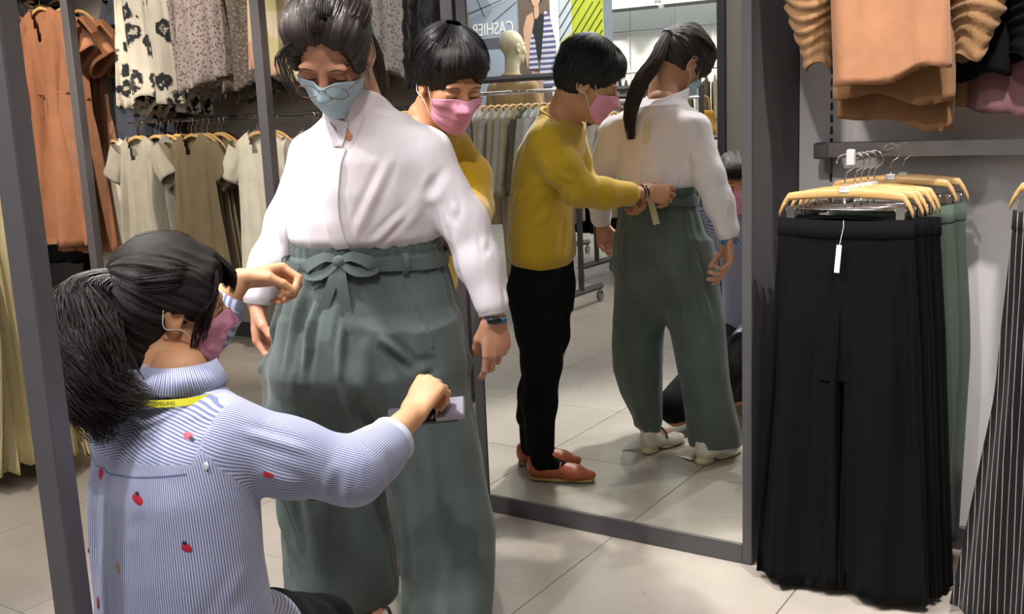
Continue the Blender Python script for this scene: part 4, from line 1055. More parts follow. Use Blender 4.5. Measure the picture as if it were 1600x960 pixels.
# racks on castors
def caster(p, t):
    x, y = p
    MB().box((x - .012, y - .012, .05), (x + .012, y + .012, .085), .002).build('fork', M_STEEL, t)
    w = MB().lathe([(.012, -.012), (.034, -.012), (.036, -.006), (.036, .006), (.034, .012), (.012, .012)], 18, Matrix.Translation((x, y, .037)) @ Matrix.Rotation(PI / 2, 4, 'Y') @ Matrix.Rotation(0, 4, 'Z')).build('caster', plain('caster_grey', (.30, .29, .28), .5), t, smooth='auto')
    MB().tube([(x - .016, y, .037), (x + .016, y, .037)], .010, 10).build('hub', M_STEEL, w, smooth='auto')
def rack(a, b, h, label, foot=.28):
    t = thing('clothes_rack', label, 'rack', (0, 0, 0)); a, b = v3((*a, 0)), v3((*b, 0)); d = unit(b - a); q = np.cross((0, 0, 1), d)
    up = MB()
    for i, p in enumerate((a, b)):
        MB().tube([p + v3((0, 0, .09)), p + v3((0, 0, h))], .022, 4).build('upright', M_FRAME, t)
        MB().tube([p - q * foot + v3((0, 0, .105)), p + q * foot + v3((0, 0, .105))], .024, 4).build('foot', M_FRAME, t)
        for s in (-1, 1): caster((p + q * foot * .92 * s)[:2], t)
    MB().tube([a + v3((0, 0, h)), b + v3((0, 0, h))], .022, 4).build('top_bar', M_FRAME, t)
    MB().tube([a + v3((0, 0, h - .09)), b + v3((0, 0, h - .09))], .012, 8).build('hanging_bar', M_CHROME, t, smooth='auto')
    return t
rack((-4.45, -.62), (-3.40, -.62), 1.53, 'rack of beige cardigans, seen in the mirror left of the bending woman')
M_BEIGE = C('beige_knit', colour('b3a488'), wrinkle=.4); M_LGREY = C('light_grey_knit', colour('b5b1a8'), wrinkle=.4); M_OLIVE = C('olive_knit', colour('5f5a45'), wrinkle=.4); M_PBLUE = C('pale_blue_cotton', colour('a6b1c2'), wrinkle=.4)
LS = dict(sx=.165, sz=-.09, length=.50, r0=.062, r1=.045, droop=.86)
kn = []
for nm, mt, sd in (('beige', M_BEIGE, 201), ('light grey', M_LGREY, 203), ('olive', M_OLIVE, 205), ('white', M_WHT, 207), ('pale blue', M_PBLUE, 209)):
    kn.append((nm, garment('hanging_cardigan', '%s long-sleeved cardigan, first of its colour on the racks' % nm, 'cardigan', mt, .78, ((0, .07), (.08, .175), (.5, .17), (1, .19)), ((0, .008), (.1, .018), (1, .028)), .010, sd, (.06, .16), LS, 'cardigans on the racks', sh=.08, hem=.005)))
used = {}
def fill_rack(x0, x1, y, h, n, order, where, rot=PI / 2):
    for i in range(n):
        x = x0 + (x1 - x0) * i / (n - 1); nm, pr = kn[order[i % len(order)]]; loc = (x, y, h - .012 - .175); r = (0, 0, rot + .05 * math.sin(i * 2.3))
        if nm not in used: used[nm] = 1; pr.location = loc; pr.rotation_euler = r; pr['label'] = '%s long-sleeved cardigan, %s from the right end of %s' % (nm, nth(i), where)
        else: dup(pr, loc, r, '%s cardigan, %s from the right end of %s' % (nm, nth(i), where), 'cardigans on the racks')
        dup(hl, (x, y, h - .09 - .012 - .073), r, 'pale hanger, %s from the right end of %s' % (nth(i), where), 'hangers on the racks')
fill_rack(-3.47, -4.30, -.62, 1.53, 15, (0, 1, 0, 3, 1, 2, 0, 1), 'the cardigan rack')
rack((-3.95, -1.85), (-3.05, -1.85), 1.45, 'rack of pale shirts, seen in the mirror between the two standing women')
fill_rack(-3.12, -3.85, -1.85, 1.45, 10, (4, 3, 0, 3, 1), 'the pale shirt rack')
rack((-4.75, -2.75), (-3.85, -2.45), 1.40, 'far rack of black trousers, seen in the mirror')
for i in range(6):
    x = -4.0 - i * .11; dup(tr_black, (x, -2.45 - (-3.85 - x) * .333, 1.19), (0, 0, PI / 2 + .3), 'black wide trousers, %s from the right end of the far rack' % nth(i), 'trousers on the far rack', (.9, 1, .95))
    dup(hg, (x, -2.45 - (-3.85 - x) * .333, 1.262), (0, 0, PI / 2 + .3), 'clip hanger, %s from the right end of the far rack' % nth(i), 'hangers on the far rack')
# far clothes before the white wall
fr2 = thing('clothes_rack', 'far rail of dark and olive clothes before the white wall', 'rack', (0, 0, 0)); MB().tube([(-7.9, -6.9, 1.75), (-4.8, -6.9, 1.75)], .014, 8).build('hanging_bar', M_CHROME, fr2, smooth='auto')
for x in (-7.9, -6.3, -4.8): MB().box((x - .015, -6.915, 0), (x + .015, -6.885, 1.76)).build('upright', M_FRAME, fr2)
for i in range(26):
    x = -7.75 + i * .11; nm, pr = kn[(2, 2, 1, 2, 0, 2, 3)[i % 7]]
    dup(pr, (x, -6.9, 1.66), (0, 0, 1.2 + .2 * math.sin(i * 3)), '%s top, %s along the far rail before the white wall' % (nm, nth(i)), 'tops on the far rail', (1, 1, .95 + .1 * math.sin(i)))
# mannequin with a camel coat
mn = thing('mannequin', 'ivory mannequin in a camel coat standing behind the cardigan rack', 'mannequin', (-4.13, -1.02, 0))
M_MANN = plain('mannequin_ivory', colour('cfc6a8'), .35)
MH = Head((0, 0, 1.76), frame((.35, -.93, 0)), 1.0)
Bm = Body(); add_head(Bm, MH)
Bm.rc((0, .02, 1.58), (0, .012, 1.70), .052, .050, .03); Bm.rc((-.13, .02, 1.50), (.13, .02, 1.50), .05, .05, .05); Bm.loft([(.9, 0, 0, .14, .10, 0), (1.2, 0, 0, .12, .09, 0), (1.5, 0, .02, .15, .08, 0)], .04)
Bm.rc((-.08, 0, .9), (-.09, 0, .5), .07, .05, .03); Bm.rc((.08, 0, .9), (.09, 0, .5), .07, .05, .03); Bm.rc((-.09, 0, .5), (-.09, 0, .10), .05, .035, .02); Bm.rc((.09, 0, .5), (.09, 0, .10), .05, .035, .02)
V1 = mesh_body(Bm, .005, lo=(-.3, -.3, 1.45), hi=(.3, .3, 2)); V2 = mesh_body(Bm, .012, hi=(.4, .4, 1.47))
link('body', me_from('body', *join([V1, V2]), M_MANN), mn)
Bm = Body(); Bm.loft([(.72, 0, 0, .20, .14, 0), (1.1, 0, 0, .165, .12, 0), (1.4, 0, .01, .18, .12, 0), (1.49, 0, .02, .17, .09, 0), (1.56, 0, .02, .085, .075, 0)], .03)
for s in (-1, 1): Bm.chain([(s * .15, .02, 1.47), (s * .215, .01, 1.2), (s * .225, -.04, .95)], [.062, .055, .045], .03)
Bm.rc((0, .02, 1.55), (0, .02, 1.65), .055, .060, .01, 'd')
V, Q = mesh_body(Bm, .008); V = wrinkle(V, vnormals(V, Q), .004, 9, (0, 0, 1), 3, 2)
M_CAMEL = C('camel_wool', colour('b39263'), wrinkle=.25); co = link('coat', me_from('coat', V, Q, M_CAMEL), mn)
MB().tube([(.066 * math.cos(a), .02 + .066 * math.sin(a), 1.56 + .006 * math.sin(a)) for a in np.linspace(0, 2 * PI, 22)], .016, 8).build('collar', M_CAMEL, co, smooth=True)
MB().lathe([(.18, 0), (.18, .008), (.02, .012), (.012, .10)], 24).build('base', M_STEEL, mn)
# shelf with handbags
sh_ = thing('bag_shelf', 'dark shelf unit with hand bags, seen in the mirror beside the column', 'shelf', (-3.35, -2.35, 0))
for x in (-.30, .30):
    for y in (-.15, .15): MB().box((x - .012, y - .012, 0), (x + .012, y + .012, 1.30)).build('post', M_LAMPB, sh_)
for z in (.35, .72, 1.04): MB().box((-.31, -.16, z), (.31, .16, z + .02), .002).build('shelf', M_LAMPB, sh_)
def bag(x, y, z, w, h, mat, label):
    t = thing('hand_bag', label, 'bag', (x, y, z), .4, 'hand bags on the shelf')
    B = Body(); B.rc((-w * .3, 0, .045), (w * .3, 0, .045), .045, .045, .02); B.rc((-w * .36, 0, h * .8), (w * .36, 0, h * .8), .02, .02, .02); B.loft([(.02, 0, 0, w * .5, .05, 0), (h * .9, 0, 0, w * .46, .022, 0)], .02)
    V, Q = mesh_body(B, .009); link('body', me_from('body', V, Q, mat), t)
    MB().tube(spline([(-w * .25, 0, h * .9), (-w * .2, 0, h * 1.35), (w * .2, 0, h * 1.35), (w * .25, 0, h * .9)], 12), .006, 6).build('handle', mat, t, smooth=True)
M_BAGW = plain('cream_leather', colour('d8cfb8'), .5); M_BAGY = plain('mustard_leather', colour('c08a28'), .5)
bag(-3.48, -2.33, 1.06, .20, .22, M_BAGW, 'cream hand bag on the top of the dark shelf'); bag(-3.24, -2.36, 1.06, .20, .22, M_BAGY, 'mustard hand bag on the top of the dark shelf')
bag(-3.44, -2.33, .74, .22, .16, M_BAGW, 'cream hand bag on the middle shelf'); bag(-3.22, -2.35, .37, .22, .18, M_BAGW, 'cream hand bag on the lowest shelf')
# ================================================================ people
def skin_mat(name, base, red):
    m, nt, b = new_mat(name); L = nt.links.new
    tc = N(nt, 'ShaderNodeTexCoord'); n = N(nt, 'ShaderNodeTexNoise', i_Scale=18.0, i_Detail=4.0); L(tc.outputs['Object'], n.inputs['Vector'])
    r = ramp(nt, [(.3, base), (.75, red)]); L(n.outputs['Fac'], r.inputs['Fac']); L(r.outputs['Color'], b.inputs['Base Color'])
    b.inputs['Roughness'].default_value = .5; b.inputs['Subsurface Weight'].default_value = .12
    b.inputs['Subsurface Radius'].default_value = (1, .35, .2); b.inputs['Subsurface Scale'].default_value = .008; b.inputs['Specular IOR Level'].default_value = .35
    n2 = N(nt, 'ShaderNodeTexNoise', i_Scale=260.0, i_Detail=2.0); L(tc.outputs['Object'], n2.inputs['Vector'])
    bp = N(nt, 'ShaderNodeBump', i_Strength=.12, i_Distance=.001); L(n2.outputs['Fac'], bp.inputs['Height']); L(bp.outputs['Normal'], b.inputs['Normal'])
    return m
def hair_mat(name, dark, lite, rough=.38, scale=1.0):
    m, nt, b = new_mat(name); L = nt.links.new
    tc = N(nt, 'ShaderNodeTexCoord'); mp = N(nt, 'ShaderNodeMapping'); mp.inputs['Scale'].default_value = (26 * scale, 1.2, 1)
    L(tc.outputs['UV'], mp.inputs['Vector']); n = N(nt, 'ShaderNodeTexNoise', i_Scale=2.0, i_Detail=6.0, i_Roughness=.7); L(mp.outputs['Vector'], n.inputs['Vector'])
    r = ramp(nt, [(.35, dark), (.72, lite)]); L(n.outputs['Fac'], r.inputs['Fac']); L(r.outputs['Color'], b.inputs['Base Color'])
    b.inputs['Roughness'].default_value = rough; b.inputs['Specular IOR Level'].default_value = .36
    bp = N(nt, 'ShaderNodeBump', i_Strength=.7, i_Distance=.003); L(n.outputs['Fac'], bp.inputs['Height']); L(bp.outputs['Normal'], b.inputs['Normal'])
    return m
SK_A = skin_mat('skin_fair', colour('c39478'), colour('bd8268'))
SK_B = skin_mat('skin_warm', colour('bc8b68'), colour('b27a58'))
SK_C = skin_mat('skin_light', colour('cf9f78'), colour('c68d66'))
HR_A = hair_mat('hair_dark_brown', (.012, .009, .008), (.075, .056, .046), .32)
HR_AS = plain('hair_strand_brown', (.042, .030, .024), .34)
HR_B = hair_mat('hair_black', (.004, .004, .004), (.014, .012, .011), .42)
HR_BS = plain('hair_strand_black', (.008, .007, .007), .4)
HR_C = hair_mat('hair_black_brown', (.005, .0035, .003), (.018, .010, .008), .34)
HR_CS = plain('hair_strand_dark', (.011, .0065, .005), .42, spec=.3)
M_BROW = plain('eyebrow_hair', (.045, .028, .020), .8)
M_LASH = plain('lash_line', (.02, .012, .010), .7)
M_EYEW = plain('eye_white', (.62, .58, .55), .2); M_IRIS = plain('iris', (.02, .012, .008), .12)
M_BLUEMASK = C('blue_mask_fabric', colour('a6bfcb'), wrinkle=.1, var=.02)
M_PINKMASK = C('pink_mask_fabric', colour('d790a8'), wrinkle=.1, var=.02)
M_LOOP = C('elastic_white', colour('d8d0c8'), wrinkle=0)
M_BLOUSE = C('white_chiffon', colour('e1d9dd'), wrinkle=.18, var=.015, sheen=.1, sss=.05)
M_LINEN = C('green_linen', colour('555f5c'), wrinkle=.22, var=.10)
M_SHOEW = plain('white_leather', colour('d5cdc2'), .4, bump=.1)
M_SOLE = plain('shoe_sole', colour('c4b694'), .6)
M_STRAP = plain('dark_strap', (.05, .04, .035), .5)

def lids(bvh, H, parent, closed=True):
    for s in (-1, 1):
        pts = [(s * .016, -.004), (s * .025, -.0085), (s * .034, -.0095), (s * .046, -.004)]
        stroke(bvh, H, pts, .0014, M_LASH, 'eyelashes', parent, .0003)
def brows(bvh, H, parent):
    for s in (-1, 1):
        stroke(bvh, H, [(s * .015, .0195), (s * .028, .0235), (s * .040, .0225), (s * .050, .0175)], .0024, M_BROW, 'eyebrow', parent, -.0006)
def eyes_open(bvh, H, parent):
    for s in (-1, 1):
        B = Body().ell(H.w((s * .032, .0745, -.001)), H.R, v3((.0135, .0145, .0062)) * H.s)
        e = link('eye', me_from('eye', *mesh_body(B, .0012), M_EYEW), parent)
        B = Body().ell(H.w((s * .032, .0845, -.001)), H.R, v3((.0058, .0052, .0056)) * H.s)
        link('iris', me_from('iris', *mesh_body(B, .0009), M_IRIS), e)
        stroke(bvh, H, [(s * .017, .001), (s * .026, .0062), (s * .037, .0062), (s * .047, .001)], .0014, M_LASH, 'eyelashes', parent, .0006)
def shoe(name_parent, heel, toe, mat, sole, style, parent):
    """low shoe from the heel point to the toe point on the floor"""
    heel, toe = v3(heel), v3(toe); f = unit(toe - heel); l = np.cross((0, 0, 1), f); Lg = np.linalg.norm(toe - heel)
    W = lambda x, y, z: heel + f * x * Lg + l * y + v3((0, 0, z))
    z0 = .024 if style == 'strap' else .012; zt = .008 if style == 'strap' else .012
    B = Body()
    B.rc(W(.12, 0, z0 + .030), W(.30, 0, z0 + .020), .029, .029, .02); B.rc(W(.30, 0, z0 + .016), W(.70, .004, zt + .016), .027, .036, .03, flat=((0, 0, 1), .62))
    B.rc(W(.70, .004, zt + .013), W(.90, -.002, zt + .010), .035, .024, .02, flat=((0, 0, 1), .6))
    B.rc(W(.10, 0, z0 + .05), W(.14, 0, z0 + .02), .024, .03, .02)
    if style != 'strap': B.rc(W(.46, 0, zt + .034), W(.68, 0, zt + .018), .024, .028, .02)
    B.ell(W(.24, 0, z0 + .085), np.stack([f, l, (0, 0, 1)], 1), (.068 if style == 'strap' else .056, .026, .036), .008, 'd')
    B.cut((0, 0, -1), (0, 0, zt - .003))
    up = link('shoe', me_from('shoe', *mesh_body(B, .0035), mat), parent)
    S = Body()
    if style == 'strap': S.rc(W(.10, 0, .010), W(.20, 0, .010), .027, .026, .01)
    else: S.rc(W(.13, 0, .006), W(.45, 0, .006), .030, .028, .02, flat=((0, 0, 1), .9))
    S.rc(W(.52 if style == 'strap' else .45, 0, .004), W(.86, 0, .004), .031, .030, .02, flat=((0, 0, 1), .7)); S.cut((0, 0, 1), (0, 0, z0 + .002)); S.cut((0, 0, -1), (0, 0, .001))
    if style == 'strap': pass
    link('sole', me_from('sole', *mesh_body(S, .004), sole), up)
    if style == 'strap':
        MB().tube(spline([W(.42, .036, z0 + .02), W(.40, .026, z0 + .052), W(.40, 0, z0 + .060), W(.40, -.026, z0 + .052), W(.42, -.036, z0 + .02)], 14), .005, 6, flat=.4, up=f).build('strap', M_STRAP, up, smooth=True)
        MB().box((-.009, -.006, -.001), (.009, .006, .002), .001).build('buckle', M_CHROME, up, loc=tuple(W(.40, -.020, z0 + .058)))
    else:
        MB().tube(spline([W(.50, .036, z0 + .018), W(.50, .024, z0 + .043), W(.50, 0, z0 + .050), W(.50, -.024, z0 + .043), W(.50, -.036, z0 + .018)], 14), .009, 6, flat=.35, up=f).build('strap', mat, up, smooth=True)
        for y in (-.012, .012): MB().lathe([(.004, 0), (.004, .003)], 10).build('stud', M_CHROME, up, loc=tuple(W(.50, y, z0 + .049)))
    return up

# ---------------------------------------------------------------- customer in white blouse and green trousers
cust = thing('person', 'customer in white blouse, blue mask and green wide trousers', 'person', (-1.78, 2.18, 0))
cust.location = (0, 0, 0)
P_OFF, P_SC = (.163, -.303, .004), 1.012
GH = Head((-1.770, 2.064, 1.436), frame(fwd_pitch((.34, -.90), math.radians(44)), roll=math.radians(-7)), 1.03)
Bs = Body()
add_head(Bs, GH)
Bs.rc((-1.795, 2.185, 1.27), GH.w((0, -.035, -.05)), .056, .054, .03)
Bs.rc((-1.782, 2.084, 1.33), (-1.774, 2.109, 1.240), .026, .005, .01)
Bs.rc((-1.70, 2.21, 1.225), (-1.92, 2.19, 1.225), .045, .045, .05)
Bs.loft([(.92, -1.815, 2.18, .14, .10, 30), (1.1, -1.81, 2.175, .13, .09, 20), (1.23, -1.81, 2.185, .14, .075, 8)], .05)
R_sh, R_el, R_wr = (-1.985, 2.195, 1.200), (-2.055, 2.168, 1.045), (-2.098, 2.085, .845)
L_sh, L_el, L_wr = (-1.64, 2.225, 1.195), (-1.583, 2.258, 1.035), (-1.512, 2.258, .825)
for a, b, c in ((R_sh, R_el, R_wr), (L_sh, L_el, L_wr)): Bs.rc(a, b, .038, .032, .01); Bs.rc(b, c, .032, .0235, .012)
# right hand pinching the trousers (thumb and fingers pointing down)
rc_ = [(.55, .85, .45), (.62, .9, .5), (.75, 1.0, .5), (.85, 1.0, .5)]
add_hand(Bs, R_wr, (.10, -.12, -1), (-.80, -.45, .0), 'r', rc_, 1.0, (.55, .45, .35, .2))
add_hand(Bs, L_wr, (-.02, .06, -1), (.80, -.55, 0), 'l', [(.30, .45, .25), (.50, .7, .35), (.65, .85, .4), (.8, .9, .4)], 1.0, (.40, .45, .35, .3), .03)
parts = [mesh_body(Bs, .003, lo=(-1.95, 1.85, 1.20), hi=(-1.6, 2.3, 1.62)), mesh_body(Bs, .0024, lo=(-2.2, 1.9, .60), hi=(-2.0, 2.2, .92)), mesh_body(Bs, .0024, lo=(-1.60, 2.1, .60), hi=(-1.40, 2.35, .90))]
low = Body()
low.loft([(.92, -1.815, 2.18, .14, .10, 30), (1.1, -1.81, 2.175, .13, .09, 20), (1.23, -1.81, 2.185, .14, .075, 8)], .05)
low.rc((-1.795, 2.185, 1.20), (-1.793, 2.18, 1.30), .056, .054, .03)
for a, b, c in ((R_sh, R_el, R_wr), (L_sh, L_el, L_wr)): low.rc(a, b, .038, .032, .01); low.rc(b, v3(b) + (v3(c) - v3(b)) * .8, .032, .025, .012)
low.loft([(.80, -1.815, 2.17, .15, .12, 30), (.95, -1.815, 2.18, .13, .10, 30)], .05)
for hx, hy, kx, ky, fx, fy in ((-1.88, 2.16, -1.925, 2.125, -1.862, 2.195), (-1.73, 2.20, -1.665, 2.19, -1.618, 2.215)):
    low.rc((hx, hy, .83), (kx, ky, .47), .075, .050, .04); low.rc((kx, ky, .47), (fx, fy, .09), .048, .030, .03)
    low.rc((fx, fy, .09), (fx + .01, fy - .03, .05), .030, .028, .02); low.rc((fx + .01, fy - .03, .045), (fx + .035, fy - .11, .035), .026, .022, .02)
parts.append(mesh_body(low, .006))
gV, gQ = join(parts)
link('body', me_from('body', gV, gQ, SK_A), cust)
g_bvh = bvh_of(*parts[0])
lids(g_bvh, GH, cust); brows(g_bvh, GH, cust)
face_mask(g_bvh, GH, M_BLUEMASK, M_LOOP, cust, 'pale blue face mask')
# glasses
m = MB()
for s in (-1, 1):
    pts = [GH.w((s * .031 + .024 * math.cos(a), .116, -.013 + .017 * math.sin(a))) for a in np.linspace(0, 2 * PI, 21)]
    m.tube(pts, .0010, 5, False); m.tube([GH.w((s * .055, .114, -.006)), GH.w((s * .074, .085, -.001)), GH.w((s * .078, .0, .004))], .0010, 5)
m.tube(spline([GH.w((-.008, .116, -.010)), GH.w((0, .120, -.006)), GH.w((.008, .116, -.010))], 7), .0010, 5)
m.build('glasses', plain('copper_wire', (.25, .12, .08), .3, .8), cust, smooth=True)
# hair
Hb = Body(); E = lambda c, r, k=.015, mode='u': Hb.ell(GH.w(c), GH.R, r, k, mode)
E((0, -.016, .040), (.083, .103, .097)); E((0, -.045, -.015), (.070, .070, .062), .03)
E((-.036, .030, .082), (.050, .045, .036), .03); E((.034, .030, .082), (.050, .045, .036), .03)
for s in (-1, 1): E((s * .066, .035, .030), (.016, .045, .050), .02)
E((0, .108, -.006), (.068, .062, .100), .020, 'd'); 
for s in (-1, 1): E((s * .085, .018, -.050), (.03, .040, .048), .006, 'd')
E((0, -.06, -.105), (.09, .09, .045), .01, 'd')
hc = hair_cap('hair', GH, Hb, .0035, HR_A, cust, (0, -.115, .030), (0, -1, .15), .0036, 34)
T = GH.w((0, -.118, .030))
strands('ponytail', [([T, (-1.800, 2.215, 1.440), (-1.835, 2.265, 1.37), (-1.865, 2.290, 1.26), (-1.860, 2.290, 1.15)], [.016, .028, .030, .024, .006])], HR_AS, hc, 420, .03, .0017, .003, 3, 14)
MB().tube([T + unit(v3((-1.8, 2.215, 1.44)) - T) * q for q in (-.006, .004, .014)], [.017, .021, .018], 12).build('hair_tie', plain('hair_tie_purple', (.05, .04, .09), .6), hc, smooth=True)
rs = np.random.RandomState(5); gd = []
for q in range(5):   # loose locks falling beside the face
    x = -.070 - .006 * q; gd.append(([GH.w((-.045 - .003 * q, .072, .078)), GH.w((x, .075, .040)), GH.w((x - .006, .072, -.0)), GH.w((x - .002, .060, -.05)) + v3((0, 0, -.010)), GH.w((x + .006, .048, -.075)) + v3((0, 0, -.015 - .006 * q))], [.002, .004, .005, .004, .001]))
gd.append(([GH.w((.050, .070, .070)), GH.w((.074, .060, .030)), GH.w((.080, .045, -.02)), GH.w((.078, .040, -.06))], [.004, .007, .006, .002]))
strands('loose_locks', gd, HR_AS, hc, 11, .01, .0008, .004, 9, 12)
gd = []
for q in range(110):   # combed streaks over the crown
    a = rs.uniform(-1.25, 1.25); r0 = rs.uniform(.0, .5)
    p0 = v3((.064 * math.sin(a), .056 * math.cos(a) + .01, .112 - .03 * abs(a))); 
    gd.append(([GH.w(p0 + (0, .004, -.006)), GH.w((.090 * math.sin(a), .03 * math.cos(a), .1375 - .045 * abs(a))), GH.w((.078 * math.sin(a), -.06, .128 - .045 * abs(a))), GH.w((.0, -.112, .035))], [.006, .010, .009, .004]))
strands('hair_streaks', gd, HR_AS, hc, 9, .01, .0009, .0015, 10, 12)

# blouse
Bb = Body()
Bb.loft([(.985, -1.817, 2.187, .162, .116, 36), (1.015, -1.815, 2.182, .182, .134, 34), (1.06, -1.812, 2.178, .184, .136, 30), (1.12, -1.810, 2.172, .176, .130, 24), (1.19, -1.812, 2.175, .178, .115, 14), (1.245, -1.812, 2.188, .170, .088, 8), (1.285, -1.798, 2.185, .098, .078, 8)], .03)
Bb.rc((-1.797, 2.182, 1.24), (-1.786, 2.128, 1.345), .078, .071, .025)
Bb.rc((-1.655, 2.225, 1.205), (-1.79, 2.195, 1.262), .050, .045, .05); Bb.rc((-1.97, 2.195, 1.205), (-1.80, 2.19, 1.262), .050, .045, .05)
Bb.chain([(-1.655, 2.225, 1.195), (-1.583, 2.258, 1.04), (-1.548, 2.260, .95), (-1.520, 2.259, .862)], [.056, .052, .049, .042], .03)
Bb.chain([(-1.985, 2.195, 1.195), (-2.055, 2.168, 1.045), (-2.080, 2.125, .95), (-2.098, 2.092, .875)], [.055, .050, .047, .040], .03)
Bb.rc((-1.790, 2.150, 1.330), (-1.776, 2.090, 1.45), .057, .064, .004, 'd')
Bb.rc((-1.772, 2.085, 1.335), (-1.767, 2.040, 1.225), .022, .003, .003, 'd'); Bb.cut((-.05, .25, 1), (-1.787, 2.135, 1.338), .004)
V, Q = mesh_body(Bb, .0045); Nn = vnormals(V, Q)
L_ = [((-1.66, 2.12, 1.22), (-1.74, 2.06, 1.03), .012, .006), ((-1.60, 2.20, 1.16), (-1.655, 2.10, 1.00), .014, -.008), ((-1.93, 2.10, 1.17), (-1.90, 2.05, 1.02), .012, .005), ((-1.66, 2.08, 1.10), (-1.70, 2.06, 1.00), .012, .005),
      ((-1.64, 2.14, 1.09), (-1.72, 2.08, 1.00), .010, .006), ((-1.87, 2.10, 1.25), (-1.80, 2.06, 1.14), .010, .004), ((-1.95, 2.12, 1.02), (-1.84, 2.06, .995), .010, .006),
      ((-1.70, 2.32, 1.20), (-1.74, 2.33, 1.00), .012, .006), ((-1.90, 2.30, 1.20), (-1.86, 2.32, 1.00), .012, .006), ((-1.80, 2.32, 1.12), (-1.81, 2.34, .98), .010, .006), ((-1.62, 2.30, 1.13), (-1.70, 2.32, 1.0), .012, .006)]
for (A_, B_, C_) in (((-1.64, 2.225, 1.18), (-1.575, 2.26, 1.03), (-1.52, 2.258, .87)), ((-1.985, 2.195, 1.18), (-2.085, 2.165, 1.03), (-2.098, 2.09, .88))):
    A_, B_, C_ = v3(A_), v3(B_), v3(C_); r_ = np.random.RandomState(3)
    for q in range(9):
        t = r_.uniform(0, 1); p0 = A_ + (B_ - A_) * t if q < 4 else B_ + (C_ - B_) * t; o_ = v3((r_.uniform(-1, 1), r_.uniform(-1, .6), 0)); o_ = unit(o_) * .058
        L_.append((p0 + o_, p0 + o_ * .9 + v3((r_.uniform(-.03, .03), r_.uniform(-.02, .02), r_.uniform(-.13, -.05))), .008, r_.uniform(.003, .0055)))
V = crease(V, Nn, [(a_, b_, w_ * .85, h_ * 1.25) for a_, b_, w_, h_ in L_]); V = wrinkle(V, Nn, .0034, 11, (0, 0, 1), 3, 2); V = wrinkle(V, vnormals(V, Q), .0018, 26, (.2, 0, 1), 4, 5)
bl = link('blouse', me_from('blouse', V, Q, M_BLOUSE), cust)
bl_bvh = bvh_of(V, Q)
drape_ribbon('placket', bl_bvh, [(-1.770, 2.03, 1.222), (-1.776, 2.03, 1.17), (-1.782, 2.03, 1.08), (-1.770, 2.03, 1.0)], (-.34, .92, 0), .032, .004, M_BLOUSE, bl, .006, n=26)
drape_ribbon('collar_band', bl_bvh, [(-1.777, 2.03, 1.228), (-1.764, 2.03, 1.256), (-1.752, 2.03, 1.282)], (-.34, .92, 0), .022, .003, M_BLOUSE, bl, .004, n=18)
drape_ribbon('collar_band', bl_bvh, [(-1.775, 2.03, 1.228), (-1.786, 2.03, 1.252), (-1.797, 2.03, 1.278)], (-.34, .92, 0), .022, .003, M_BLOUSE, bl, .005, n=18)
for (c0, c1, r0, r1) in (((-1.523, 2.259, .868), (-1.514, 2.258, .832), .037, .036), ((-2.098, 2.094, .882), (-2.099, 2.084, .848), .036, .035)):
    o = MB().tube([v3(c0) + (v3(c1) - v3(c0)) * q for q in (-.05, 0, .5, 1, 1.02)], [r0 * .95, r0, (r0 + r1) / 2, r1, r1 * .92], 22, True, .9, up=(0, 1, 0)).build('cuff', M_BLOUSE, bl, smooth=True)
# back tags
M_TAGC = plain('cream_card', colour('cfc8a0'), .6)
def tagcard(parent, c, nrm, w, hh, tilt=0, name='hang_tag'):
    R = frame(nrm, roll=tilt) * np.array([-1, 1, 1]); R4 = Matrix([[R[i, 0], R[i, 1], R[i, 2], c[i]] for i in range(3)] + [[0, 0, 0, 1]])
    o = MB().box((-w / 2, -.0008, -hh), (w / 2, .0008, 0), .0005).tube([(0, 0, 0), (.002, .001, .02), (0, -.006, .035)], .0006, 4).build(name, M_TAGC, parent); o.matrix_world = R4; return o
# trousers
rows_R = [(.072, -1.908, 2.108, .136, .052, 58), (.10, -1.912, 2.100, .142, .056, 58), (.2, -1.930, 2.125, .142, .077, 56), (.3, -1.939, 2.135, .138, .091, 55), (.4, -1.938, 2.126, .134, .099, 54), (.5, -1.935, 2.116, .134, .10, 54), (.6, -1.928, 2.106, .135, .101, 54), (.7, -1.905, 2.12, .140, .105, 50), (.80, -1.885, 2.14, .12, .10, 46)]
rows_L = [(.055, -1.617, 2.160, .108, .098, 50), (.1, -1.62, 2.163, .108, .098, 52), (.2, -1.625, 2.187, .118, .090, 53), (.3, -1.636, 2.199, .125, .088, 53), (.4, -1.650, 2.195, .124, .094, 53), (.5, -1.664, 2.192, .122, .100, 53), (.6, -1.682, 2.187, .123, .104, 52), (.7, -1.705, 2.185, .130, .108, 50), (.8, -1.73, 2.18, .12, .11, 46)]
rows_P = [(.50, -1.800, 2.150, .03, .05, 40), (.58, -1.802, 2.152, .11, .095, 40), (.66, -1.805, 2.155, .200, .142, 40), (.7, -1.808, 2.157, .226, .158, 38), (.8, -1.814, 2.166, .222, .155, 38), (.9, -1.818, 2.175, .200, .134, 38), (.95, -1.818, 2.182, .183, .126, 38), (.985, -1.818, 2.186, .174, .121, 38)]
def fR(th, z): a = np.clip((.75 - z) / .6, 0, 1); return 1 + a * (.045 * np.sin(3 * th + 1 + 2.5 * z) + .030 * np.sin(5 * th + 4 * z) + .014 * np.sin(9 * th + 1))
def fL(th, z): a = np.clip((.75 - z) / .6, 0, 1); return 1 + a * (.04 * np.sin(3 * th - 1 - 2 * z) + .028 * np.sin(6 * th + 3 * z) + .014 * np.sin(10 * th + 2))
def fP(th, z): a = np.clip((z - .70) / .2, 0, 1); return 1 + a * .016 * np.sin(17 * th + 2 * np.sin(3 * th)) + .008 * np.sin(7 * th)
Bt = Body(); Bt.loft(rows_R, .02, fold=fR)
